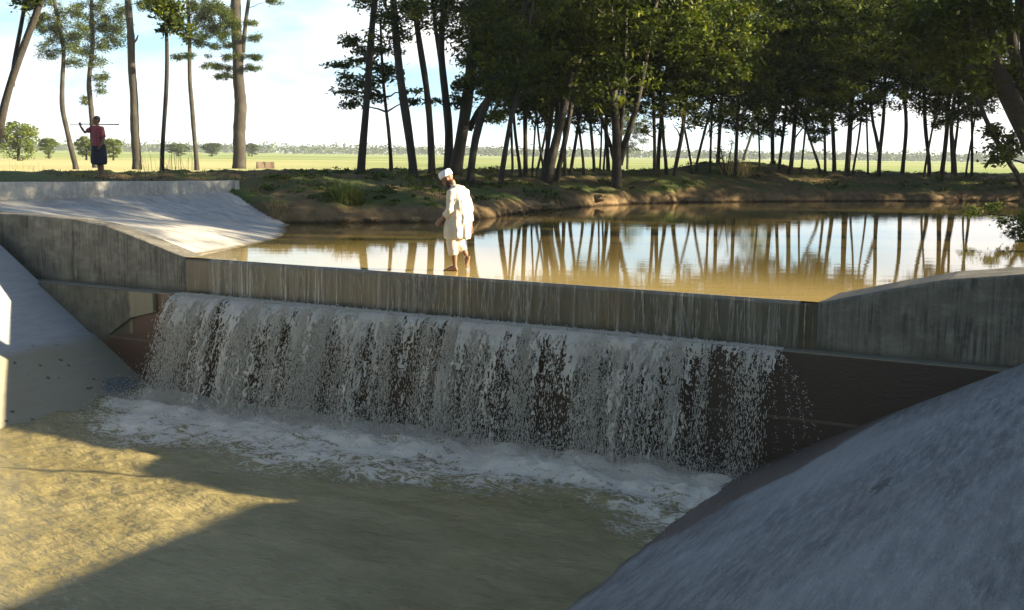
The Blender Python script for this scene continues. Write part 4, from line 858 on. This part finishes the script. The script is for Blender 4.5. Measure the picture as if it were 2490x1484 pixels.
n = 1500; xx = rng.uniform(-900, 1000, n); yy = 950 + 300 * rng.random(n); hh = 4.5 + 5.5 * fbm(xx * 0.006, yy * 0.002, 4) ** 1.5 * 1.6
v_, t_ = leaves(np.stack([xx, yy, 0.15 + hh * 0.45], 1), np.stack([rng.uniform(8, 18, n), np.full(n, 5.0), hh * 0.5], 1), np.full(n, 30), 3.0, 0.7)
wood = link('distant_wood', leaf_mesh('distant_wood', v_, t_, LEAF_FAR)); tag(wood, 'low dark line of far trees along the horizon', 'wood', kind='stuff')

# ------------------------------------------------------------------ plants, clods and things on the bank
GRASS = leaf_mat('grass_blade', (0.020, 0.038, 0.008), (0.09, 0.11, 0.03), 0.2); STRAW = leaf_mat('dry_stalk', (0.20, 0.15, 0.07), (0.42, 0.34, 0.17), 0.2)
def blades(P, h, w, lean=0.35):
    n = len(P); an = rng.uniform(0, 6.283, n); d = np.stack([np.cos(an), np.sin(an), np.zeros(n)], 1); s = np.stack([-np.sin(an), np.cos(an), np.zeros(n)], 1); hh = (h * rng.uniform(0.5, 1.3, n))[:, None]; ww = w * 0.5
    le = (lean * rng.uniform(0.2, 1.6, n))[:, None]
    m_ = P + np.array([0, 0, 0.6]) * hh + d * hh * le * 0.35; t_ = P + np.array([0, 0, 1.0]) * hh * (1 - 0.25 * le) + d * hh * le
    v = np.stack([P - s * ww, P + s * ww, m_ + s * ww * 0.8, m_ - s * ww * 0.8, t_ + s * ww * 0.1, t_ - s * ww * 0.1], 1).reshape(-1, 3)
    f = (np.arange(n)[:, None, None] * 6 + np.array([(0, 1, 2, 3), (3, 2, 4, 5)])[None]).reshape(-1, 4); return v, f, np.repeat(rng.random(n) ** 1.3, 6)
n = 60000; gx = rng.uniform(-20, 26, n); gy = rng.uniform(27, 62, n); dd = pond_dist(gx, gy); gu_, gv_ = loc(gx, gy)
ok = (dd > 0.5) & (dd < 14) & ((fbm(gx * 0.45, gy * 0.45, 3) > 0.5) | (dd > 11)) & ((gu_ < -6.9) | (gv_ < -9)); gx, gy = gx[ok], gy[ok]
v_, f_, t_ = blades(np.stack([gx, gy, land(gx, gy) - 0.02], 1), 0.10, 0.020, 0.6)
me = npmesh('bank_grass', v_, f_, False, {'tint': t_}); me.materials.append(GRASS); o = link('bank_grass', me); tag(o, 'short rough grass over the shaded earth bank', 'grass', kind='stuff')
n = 520; gx = rng.uniform(-7, 24, n * 4); gy = rng.uniform(28, 56, n * 4); dd = pond_dist(gx, gy); gu_, gv_ = loc(gx, gy)
ok = (dd > 0.4) & (dd < 9) & (fbm(gx * 0.5 + 3, gy * 0.5, 3) > 0.47) & ((gu_ < -6.9) | (gv_ < -9)); gx, gy = gx[ok][:n], gy[ok][:n]; n = len(gx); rr = rng.uniform(0.08, 0.3, n)
v_, t_ = leaves(np.stack([gx, gy, land(gx, gy) + 0.04], 1), np.stack([rr, rr, rr * 0.35], 1), (rr * 200).astype(int) + 8, 0.10, 0.5)
o = link('ground_plants', leaf_mesh('ground_plants', v_, t_, LEAF)); tag(o, 'low dark leafy ground cover on the shaded bank under the trees', 'ground cover', kind='stuff')
def tuft(name, lb, cat, dx, dy, n, r, h, m, w=0.03, lean=0.6, group=None):
    b = ground_at(dx, dy); an = rng.uniform(0, 6.283, n); rr = r * np.sqrt(rng.random(n)); P = np.stack([rr * np.cos(an), rr * np.sin(an), np.zeros(n)], 1)
    P[:, 2] = land(P[:, 0] + b[0], P[:, 1] + b[1]) - b[2] - 0.02
    v_, f_, t_ = blades(P, h, w, lean); me = npmesh(name, v_, f_, False, {'tint': t_}); me.materials.append(m); o = link(name, me); o.location = tuple(b); tag(o, lb, cat, group); return o
tuft('grass_tuft', 'sunlit pale green grass tuft hanging on the bank left of the walking man', 'plant', 848, 488, 320, 0.40, 0.50, leaf_mat('bright_blade', (0.10, 0.12, 0.03), (0.27, 0.28, 0.085), 0.35), 0.024, 1.3)
tuft('weed', 'thin dry weed stalks standing right of the man in the red shirt', 'plant', 405, 415, 40, 0.9, 0.95, STRAW, 0.014, 0.5, 'dry weeds at the field edge')
tuft('weed', 'thin dry weed stalks standing left of the crooked thin tree', 'plant', 60, 412, 60, 1.6, 0.8, STRAW, 0.014, 0.5, 'dry weeds at the field edge')
tuft('reed_clump', 'dry brown root mat trailing into the pond at the apron corner', 'plant', 668, 520, 120, 0.35, 0.35, STRAW, 0.016, 1.2)
tuft('weed', 'dry yellow brush on the sunlit spoil heap', 'plant', 1790, 425, 160, 0.7, 0.9, STRAW, 0.02, 0.8, 'dry weeds at the field edge')
tuft('grass_tuft', 'low green tuft on the bank left of the three-stemmed tree', 'plant', 1330, 480, 260, 0.8, 0.2, GRASS, 0.03, 0.8)
# shrub leaning over the water on the right
b = np.array([12.9, 26.6, 0.05]); root = empty('shrub', b); tag(root, 'leafy green bush overhanging the pond at the right edge of the photo', 'shrub')
cs = rng.normal(0, 1, (70, 3)) * np.array([0.62, 0.5, 0.24]) + np.array([-0.15, -0.1, 0.36]); v_, t_ = leaves(cs, [(0.24, 0.24, 0.15)] * 70, np.full(70, 170), 0.10, 0.5)
link('crown', leaf_mesh('crown', v_, t_, LEAF2), None, root); mb = MB()
for i in range(9): branch(mb, (0.2, 0, -0.2), cs[i * 7], 0.025, 0.006, 0.1)
link('stem', mb.mesh('stem', True), BARK, root)
# weathered block on the bank
p = ground_at(645, 410); root = empty('concrete_block', p, 0.25); tag(root, 'weathered brown block lying on the bank right of the thick left trunk', 'block')
mb = MB(); a_ = []; N_ = 9
for i in range(N_):
    t = i / (N_ - 1); x = -0.85 + 1.7 * t; j = 0.03
    a_.append([(x + random.uniform(-j, j), -0.32 + random.uniform(-j, j), -0.15), (x, 0.32, -0.15), (x + random.uniform(-j, j), 0.30 + random.uniform(-j, j), 0.62 + random.uniform(-j, j) - 0.1 * (t < 0.1)), (x, -0.30 + random.uniform(-j, j), 0.64 + random.uniform(-j, j) - 0.1 * (t > 0.95))])
v = [q for r in a_ for q in r]; f = [(i * 4 + j, i * 4 + (j + 1) % 4, (i + 1) * 4 + (j + 1) % 4, (i + 1) * 4 + j) for i in range(N_ - 1) for j in range(4)] + [(3, 2, 1, 0), tuple((N_ - 1) * 4 + j for j in range(4))]
mb.add(v, f); link('block_body', mb.mesh('block_body'), plain('old_block', (0.16, 0.12, 0.085), 0.95, 0.4, 6, 0.6), root)
# clods at the waterline
CLOD = plain('sunlit_clay', (0.22, 0.15, 0.075), 0.95, 0.35, 5, 0.7)
def clod(lb, dx, dy, r):
    b = ground_at(dx, dy); mb = MB(); mb.ball((0, 0, 0), 1, 26, 19); P = np.array(mb.v)
    k_ = 0.45 + 1.1 * fbm(P[:, 0] * 2.6 + dx, P[:, 1] * 2.6 + P[:, 2] * 2.3, 4); P = P * k_[:, None] * np.array(r) * np.array([0.8, 0.8, 0.6]); mb.v = [tuple(q) for q in P]
    o = link('clay_clod', mb.mesh('clay_clod', False), CLOD); o.location = tuple(b); o.rotation_euler = (0, 0, dx); tag(o, lb, 'clod', 'clods of bank clay at the waterline')
for lb, dx, dy, r in (('widest sunlit clod of clay at the waterline right of the walking man', 1285, 500, (0.5, 0.35, 0.24)), ('small clay clod left of the widest one', 1262, 512, (0.3, 0.25, 0.16)), ('flat clay clod right of the widest one', 1330, 500, (0.45, 0.3, 0.15)),
                      ('slanting yellow clay lump running down to the water under the three-stemmed tree', 1452, 482, (0.28, 0.55, 0.2)), ('small dark clod at the water below the pale grass tuft', 830, 533, (0.22, 0.2, 0.12)), ('low clod right of the pale grass tuft', 905, 533, (0.26, 0.2, 0.10)), ('rounded clod behind the walking man at the water', 1010, 533, (0.25, 0.2, 0.13))):
    clod(lb, dx, dy, r)

# ------------------------------------------------------------------ people
SKIN = plain('brown_skin', (0.17, 0.085, 0.045), 0.55, 0.12, 30, 0.1)
HAIR = plain('black_hair', (0.012, 0.010, 0.009), 0.6, 0.3, 60, 0.3)
EYE_M = plain('dark_eye', (0.02, 0.015, 0.012), 0.2, 0.1, 10, 0)
def cloth(name, col, rough=0.9):
    a = M(name); n = a.noise(a.coord((7, 7, 1.6)), 2.2, 4, 0.6); n2 = a.noise(a.coord(), 90, 2)
    a.set('Base Color', a.mix(n, tuple(x * 0.86 for x in col), col)); a.set('Roughness', rough); a.bump(a.math('ADD', n, a.math('MULTIPLY', n2, 0.1)), 0.8, 0.03); return a.m
def v3(*a): return np.array(a, float)
def hand(mb, wrist, d, palm_n, side, curl=0.5, s=1.0):
    """palm and five fingers: d = direction of the fingers, palm_n = where the palm faces, side = towards the thumb"""
    d = d / np.linalg.norm(d); side = side - d * (side @ d); side /= np.linalg.norm(side); palm_n = np.cross(d, side) * (1 if np.cross(d, side) @ palm_n > 0 else -1)
    R = []
    for t, w, h in ((0, 0.026, 0.019), (0.03, 0.034, 0.017), (0.07, 0.042, 0.015), (0.095, 0.040, 0.012)): R.append((wrist + d * t * s, side * w * s, palm_n * h * s))
    mb.rings(R, 10)
    for off, L_ in ((0.030, 0.066), (0.010, 0.074), (-0.010, 0.069), (-0.030, 0.053)):
        p = wrist + d * 0.088 * s + side * off * s; pts = [p]; ang = 0.25 * curl
        for q in (0.42, 0.33, 0.25):
            p = p + (d * math.cos(ang) + palm_n * math.sin(ang)) * L_ * q * s + side * off * 0.08; pts.append(p); ang += curl * 0.9
        mb.tube(pts, [0.0092 * s, 0.0088 * s, 0.008 * s, 0.0065 * s], 8)
    p = wrist + d * 0.025 * s + side * 0.030 * s; q1 = p + (d * 0.55 + side * 0.75 + palm_n * 0.3) * 0.038 * s; q2 = q1 + (d * 0.85 + side * 0.2 + palm_n * 0.4) * 0.032 * s
    mb.tube([p, q1, q2], [0.0125 * s, 0.0105 * s, 0.008 * s], 8)
def head(mb, c, fwd, up, s=1.0):
    fwd = fwd / np.linalg.norm(fwd); up = up - fwd * (up @ fwd); up /= np.linalg.norm(up); rt = np.cross(fwd, up); Mx = np.stack([rt, fwd, up], 1)
    mb.ball(c + up * 0.025 * s - fwd * 0.012 * s, (0.074 * s, 0.094 * s, 0.090 * s), 18, 13, Mx)
    mb.ball(c - up * 0.035 * s + fwd * 0.022 * s, (0.058 * s, 0.068 * s, 0.078 * s), 16, 11, Mx)
    mb.ball(c - up * 0.090 * s + fwd * 0.055 * s, (0.028 * s, 0.026 * s, 0.024 * s), 10, 7, Mx)                    # chin
    mb.tube([c + fwd * 0.084 * s + up * 0.012 * s, c + fwd * 0.100 * s - up * 0.022 * s, c + fwd * 0.096 * s - up * 0.034 * s], [0.010 * s, 0.014 * s, 0.013 * s], 8)   # nose
    mb.tube([c + fwd * 0.082 * s - up * 0.062 * s - rt * 0.022 * s, c + fwd * 0.090 * s - up * 0.061 * s, c + fwd * 0.082 * s - up * 0.062 * s + rt * 0.022 * s], [0.007 * s, 0.010 * s, 0.007 * s], 7)   # mouth
    mb.tube([c + fwd * 0.082 * s + up * 0.030 * s - rt * 0.04 * s, c + fwd * 0.090 * s + up * 0.032 * s, c + fwd * 0.082 * s + up * 0.030 * s + rt * 0.04 * s], [0.008 * s] * 3, 7)   # brow
    for q in (-1, 1): mb.ball(c + rt * q * 0.076 * s - fwd * 0.008 * s - up * 0.012 * s, (0.011 * s, 0.020 * s, 0.031 * s), 9, 7, Mx)     # ears
    return rt, fwd, up
def eyes(root, c, rt, fwd, up):
    for q in (-1, 1):
        b = MB(); b.ball(c + fwd * 0.082 + rt * q * 0.031 + up * 0.010, (0.012, 0.009, 0.008), 10, 7); link('eye', b.mesh('eye', True), EYE_M, root)
def foot(mb, heel, toe, s=1.0):
    d = toe - heel; L_ = np.linalg.norm(d); d /= L_; up = v3(0, 0, 1); up = up - d * (up @ d); up /= np.linalg.norm(up); sd = np.cross(d, up)
    R = []
    for t, w, h in ((0.0, 0.022, 0.022), (0.06, 0.032, 0.040), (0.25, 0.033, 0.048), (0.5, 0.038, 0.036), (0.75, 0.046, 0.022), (0.92, 0.040, 0.013), (1.0, 0.022, 0.009)): R.append((heel + d * L_ * t + up * h * s, sd * w * s, up * h * s))
    mb.rings(R, 12)

# --- man in white walking along the crest
foot_p = atZ(1106, 659, 0.0); root = empty('person', foot_p); tag(root, 'man in a loose white tunic and white cap walking barefoot along the weir crest', 'person')
f_ = v3(-0.82, 0.57, 0); lf = v3(-0.57, -0.82, 0)                 # facing, his left
K = 1.0
hip = v3(0.045, 0.02, 0.80); chest = v3(0.045, 0.0, 1.15); neck = v3(-0.02, 0.01, 1.30); hc = v3(-0.125, 0.05, 1.395)
Z3 = v3(0, 0, 1)
mb = MB()
mb.rings([(hip - Z3 * 0.06, lf * 0.13, f_ * 0.095), (hip + Z3 * 0.04, lf * 0.15, f_ * 0.11), (hip + Z3 * 0.18, lf * 0.135, f_ * 0.10), (chest, lf * 0.155, f_ * 0.115), (chest + Z3 * 0.08, lf * 0.12, f_ * 0.09), (neck - Z3 * 0.02, lf * 0.07, f_ * 0.06)], 16)
mb.tube([neck - Z3 * 0.05, neck + v3(-0.03, 0.015, 0.05), hc - Z3 * 0.03], [0.055, 0.05, 0.05], 10)
hf = v3(-0.80, 0.15, -0.62); hr, hfw, hu = head(mb, hc, hf, v3(-0.6, 0.1, 0.8))
shl = chest + Z3 * 0.055 + lf * 0.165; shr = chest + Z3 * 0.055 - lf * 0.165
ell = shl + v3(-0.02, -0.03, -0.27); wrl = ell + f_ * 0.17 + v3(0.0, -0.02, -0.15)
mb.tube([shl, (shl + ell) / 2, ell, (ell + wrl) / 2, wrl], [0.055, 0.046, 0.040, 0.036, 0.026], 10)
hand(mb, wrl, f_ + v3(0, -0.1, -0.9), -lf, f_ + Z3 * 0.5, 0.7)
elr = shr + v3(0.06, 0.0, -0.28); wrr = elr + v3(0.035, -0.03, -0.23)
mb.tube([shr, (shr + elr) / 2, elr, (elr + wrr) / 2, wrr], [0.055, 0.046, 0.040, 0.036, 0.026], 10)
hand(mb, wrr, v3(0.04, -0.02, -1), lf, f_, 0.5)
hl = hip + lf * 0.085 - Z3 * 0.04; hr_ = hip - lf * 0.085 - Z3 * 0.04
kl = v3(-0.045, -0.05, 0.43); al = v3(0.0, -0.01, 0.075)
kr = v3(0.055, 0.10, 0.41); ar = v3(0.175, 0.06, 0.235)
mb.tube([hl, (hl + kl) / 2, kl, kl * 0.6 + al * 0.4 + v3(0.02, 0, 0), al], [0.088, 0.07, 0.052, 0.049, 0.033], 12)
mb.tube([hr_, (hr_ + kr) / 2, kr, kr * 0.6 + ar * 0.4 + v3(0.015, 0, 0), ar], [0.088, 0.07, 0.052, 0.049, 0.033], 12)
foot(mb, v3(0.045, -0.02, -0.002), v3(-0.175, 0.01, -0.002)); foot(mb, ar + v3(0.055, 0.01, -0.02), ar + v3(0.02, 0.03, -0.20))
remeshed('body', mb, 0.0075, SKIN, root, 2)
eyes(root, hc, hr, hfw, hu)
KUR = cloth('white_cotton', (0.62, 0.555, 0.45)); mb = MB()
hem = v3(0.03, 0.0, 0.50)
mb.rings([(hem, lf * 0.195, f_ * 0.185), (hem + Z3 * 0.10, lf * 0.20, f_ * 0.185), (hip + v3(0.015, -0.01, 0), lf * 0.205, f_ * 0.19), (hip + v3(0.03, -0.02, 0.16), lf * 0.205, f_ * 0.19), (chest + v3(0.02, -0.015, -0.06), lf * 0.20, f_ * 0.175), (chest + Z3 * 0.04, lf * 0.175, f_ * 0.135), (chest + Z3 * 0.10, lf * 0.14, f_ * 0.115), (chest + Z3 * 0.14, lf * 0.095, f_ * 0.09), (neck + Z3 * 0.01, lf * 0.066, f_ * 0.064)], 18)
for a_, b_, c_, t_ in ((shl, ell, wrl, 0.62), (shr, elr, wrr, 0.75)): mb.tube([a_ * 0.8 + chest * 0.2 + Z3 * 0.01, a_, (a_ + b_) / 2, b_, b_ + (c_ - b_) * t_], [0.06, 0.068, 0.064, 0.058, 0.056], 12)
k_ = remeshed('tunic', mb, 0.011, KUR, root, 3)
P = np.empty(len(k_.data.vertices) * 3, np.float32); k_.data.vertices.foreach_get('co', P); P = P.reshape(-1, 3)
cx = P - (hip + v3(0, 0, 0)); an = np.arctan2(cx[:, 1], cx[:, 0]); lowm = sstep(1.0, 0.5, P[:, 2])
d_ = cx.copy(); d_[:, 2] = 0; d_ /= np.linalg.norm(d_, axis=1, keepdims=True) + 1e-6
P += d_ * ((0.018 * np.sin(an * 9 + P[:, 2] * 5) * lowm + 0.020 * (fbm(an * 2.5 + 7, P[:, 2] * 7, 3) - 0.5) * 2)[:, None]); P[:, 2] += 0.015 * np.sin(an * 3) * sstep(0.56, 0.5, P[:, 2])
k_.data.vertices.foreach_set('co', P.astype(np.float32).ravel()); k_.data.update()
TRO = cloth('off_white_cotton', (0.58, 0.52, 0.43)); mb = MB()
mb.ball(hip - Z3 * 0.05, (0.16, 0.15, 0.14), 14, 9)
mb.tube([hl, (hl + kl) / 2, kl, kl * 0.5 + al * 0.5], [0.105, 0.10, 0.088, 0.078], 12); mb.tube([hr_, (hr_ + kr) / 2, kr, kr * 0.4 + ar * 0.6], [0.105, 0.098, 0.080, 0.068], 12)
remeshed('trousers', mb, 0.011, TRO, root, 3)
mb = MB(); cu = hu * 0.9 + v3(0.1, 0, 0.1); cu /= np.linalg.norm(cu); ca = hr; cb = np.cross(cu, ca); c0 = hc + hu * 0.045 - hfw * 0.012
mb.rings([(c0 - cu * 0.012, ca * 0.088, cb * 0.107), (c0 + cu * 0.02, ca * 0.092, cb * 0.110), (c0 + cu * 0.062, ca * 0.088, cb * 0.104), (c0 + cu * 0.082, ca * 0.076, cb * 0.09), (c0 + cu * 0.09, ca * 0.045, cb * 0.055)], 20)
link('cap', mb.mesh('cap', True), cloth('cap_cotton', (0.82, 0.82, 0.84)), root)
mb = MB(); Mh = np.stack([hr, hfw, hu], 1)
mb.ball(hc - hu * 0.085 + hfw * 0.050, (0.052, 0.045, 0.050), 14, 9, Mh); mb.ball(hc - hu * 0.055 + hfw * 0.015, (0.068, 0.05, 0.045), 14, 9, Mh); mb.ball(hc - hu * 0.135 + hfw * 0.060, (0.028, 0.022, 0.040), 10, 7, Mh)
remeshed('beard', mb, 0.008, HAIR, root, 2)

# --- man in red carrying a pole on the left bank
gp = ground_at(241, 432); root = empty('person', gp); tag(root, 'man in red checked shirt and dark wrap on the bank, pole across his shoulders', 'person')
f_ = v3(-0.62, -0.78, 0); rs_ = v3(-0.78, 0.62, 0)                # facing, his right
hip = v3(0.01, 0, 0.88); chest = v3(0.0, 0.0, 1.24); neck = v3(0, 0, 1.42); hc = v3(-0.015, -0.02, 1.56)
mb = MB()
mb.rings([(hip - Z3 * 0.08, rs_ * 0.13, f_ * 0.10), (hip + Z3 * 0.04, rs_ * 0.15, f_ * 0.11), (hip + Z3 * 0.2, rs_ * 0.14, f_ * 0.10), (chest, rs_ * 0.17, f_ * 0.12), (chest + Z3 * 0.12, rs_ * 0.165, f_ * 0.10), (neck - Z3 * 0.02, rs_ * 0.07, f_ * 0.065)], 16)
mb.tube([neck - Z3 * 0.06, neck + Z3 * 0.04, hc - Z3 * 0.03], [0.057, 0.052, 0.05], 10)
r2, fw2, up2 = head(mb, hc, v3(-0.85, -0.5, -0.1), v3(0, 0, 1), 1.02)
sR = chest + Z3 * 0.12 + rs_ * 0.19; sL = chest + Z3 * 0.12 - rs_ * 0.19
pz = 1.455; hx = -0.50
eR = v3(-0.37, 0.05, 1.235); wR = v3(-0.47, 0.02, 1.40)
mb.tube([sR, (sR + eR) / 2, eR, (eR + wR) / 2, wR], [0.056, 0.048, 0.042, 0.037, 0.027], 10); hand(mb, wR, v3(-0.2, 0, 1), v3(0, 1, 0), v3(1, 0, 0.2), 1.3, 0.9)
eL = sL + v3(0.07, -0.03, -0.27); wL = eL + v3(-0.04, -0.12, -0.20)
mb.tube([sL, (sL + eL) / 2, eL, (eL + wL) / 2, wL], [0.056, 0.048, 0.042, 0.037, 0.027], 10); hand(mb, wL, v3(-0.5, -0.3, -0.8), rs_, f_, 0.6)
for hp, kn, an_, toe in ((hip + rs_ * 0.09, v3(-0.02, 0.04, 0.48), v3(0.0, 0.06, 0.08), v3(-0.13, -0.1, 0.0)), (hip - rs_ * 0.09, v3(0.085, -0.05, 0.48), v3(0.11, 0.02, 0.08), v3(0.0, -0.16, 0.0))):
    mb.tube([hp - Z3 * 0.05, (hp + kn) / 2, kn, kn * 0.65 + an_ * 0.35 + v3(0.0, 0.02, 0), an_], [0.09, 0.072, 0.055, 0.053, 0.035], 12); foot(mb, v3(an_[0] + 0.02, an_[1] + 0.045, 0.0), toe)
remeshed('body', mb, 0.009, SKIN, root, 2)
eyes(root, hc, r2, fw2, up2)
a = M('red_check_cotton'); ox, oy, oz = a.sep()
h1 = a.math('LESS_THAN', a.math('FRACT', a.math('MULTIPLY', oz, 13.0)), 0.3); h2 = a.math('LESS_THAN', a.math('FRACT', a.math('MULTIPLY', a.math('ADD', ox, a.math('MULTIPLY', oy, -0.8)), 11.0)), 0.3)
c = a.mix(a.math('MULTIPLY', h1, 0.55), (0.30, 0.045, 0.06), (0.11, 0.025, 0.06)); c = a.mix(a.math('MULTIPLY', h2, 0.45), c, (0.42, 0.18, 0.18)); a.set('Base Color', c); a.set('Roughness', 0.9); a.bump(a.noise(a.coord((8, 8, 3)), 2, 4), 0.6, 0.02)
mb = MB(); mb.rings([(hip - Z3 * 0.02, rs_ * 0.185, f_ * 0.15), (hip + Z3 * 0.12, rs_ * 0.185, f_ * 0.145), (chest, rs_ * 0.195, f_ * 0.145), (chest + Z3 * 0.1, rs_ * 0.19, f_ * 0.125), (chest + Z3 * 0.16, rs_ * 0.14, f_ * 0.10), (neck + Z3 * 0.0, rs_ * 0.075, f_ * 0.072)], 18)
mb.tube([chest + Z3 * 0.1 + rs_ * 0.1, sR, sR + (eR - sR) * 0.75], [0.075, 0.078, 0.068], 12); mb.tube([chest + Z3 * 0.1 - rs_ * 0.1, sL, sL + (eL - sL) * 0.95], [0.075, 0.078, 0.070], 12)
remeshed('shirt', mb, 0.013, a.m, root, 3)
mb = MB(); R = []
for z, w, d_ in ((0.36, 0.185, 0.16), (0.42, 0.215, 0.19), (0.55, 0.225, 0.19), (0.72, 0.205, 0.17), (0.86, 0.185, 0.15), (0.93, 0.165, 0.135)): R.append((v3(0.03 - 0.02 * (0.9 - z), 0, z), v3(w, 0, 0), v3(0, d_, 0)))
mb.rings(R, 22); P = np.array(mb.v); an = np.arctan2(P[:, 1], P[:, 0]); P[:, :2] *= (1 + 0.07 * np.sin(an * 7 + P[:, 2] * 6) * sstep(0.9, 0.5, P[:, 2]))[:, None]; mb.v = [tuple(q) for q in P]
link('wrap_skirt', mb.mesh('wrap_skirt', True), cloth('dark_blue_cotton', (0.010, 0.016, 0.034)), root)
mb = MB(); Mh = np.stack([r2, fw2, up2], 1); mb.ball(hc + up2 * 0.042 - fw2 * 0.022, (0.082, 0.098, 0.088), 16, 11, Mh); mb.ball(hc - fw2 * 0.055 - up2 * 0.01, (0.070, 0.05, 0.06), 12, 9, Mh); remeshed('hair', mb, 0.01, HAIR, root, 2)
pole = empty('carrying_pole', gp + v3(0, 0, 0)); tag(pole, 'thin wooden pole lying across the shoulders of the man in the red shirt', 'pole')
mb = MB(); mb.tube([(-0.78, 0.04, 1.452), (-0.3, 0.05, 1.462), (0.1, 0.05, 1.462), (0.57, 0.03, 1.462)], [0.010, 0.014, 0.016, 0.018], 8); mb.tube([(0.57, 0.03, 1.462), (0.585, 0.03, 1.462)], [0.024, 0.024], 8)
link('shaft', mb.mesh('shaft', True), plain('old_wood', (0.12, 0.09, 0.07), 0.8, 0.3, 12), pole)
mb = MB(); mb.tube([(0.56, 0.03, 1.462), (0.558, 0.03, 1.3), (0.56, 0.03, 1.16)], [0.003] * 3, 5); link('cord', mb.mesh('cord', True), STRAW, pole)

# ------------------------------------------------------------------ air
hz = bpy.data.materials.new('thin_haze'); hz.use_nodes = True; hz.node_tree.nodes.clear()
hv = hz.node_tree.nodes.new('ShaderNodeVolumePrincipled'); ho = hz.node_tree.nodes.new('ShaderNodeOutputMaterial')
hv.inputs['Color'].default_value = (0.80, 0.90, 1.0, 1); hv.inputs['Density'].default_value = 0.00020
hz.node_tree.links.new(hv.outputs[0], ho.inputs['Volume'])
mb = MB(); mb.box((-4600, -450, -5), (4600, 7100, 40)); o = link('haze', mb.mesh('haze'), hz); tag(o, kind='stuff')
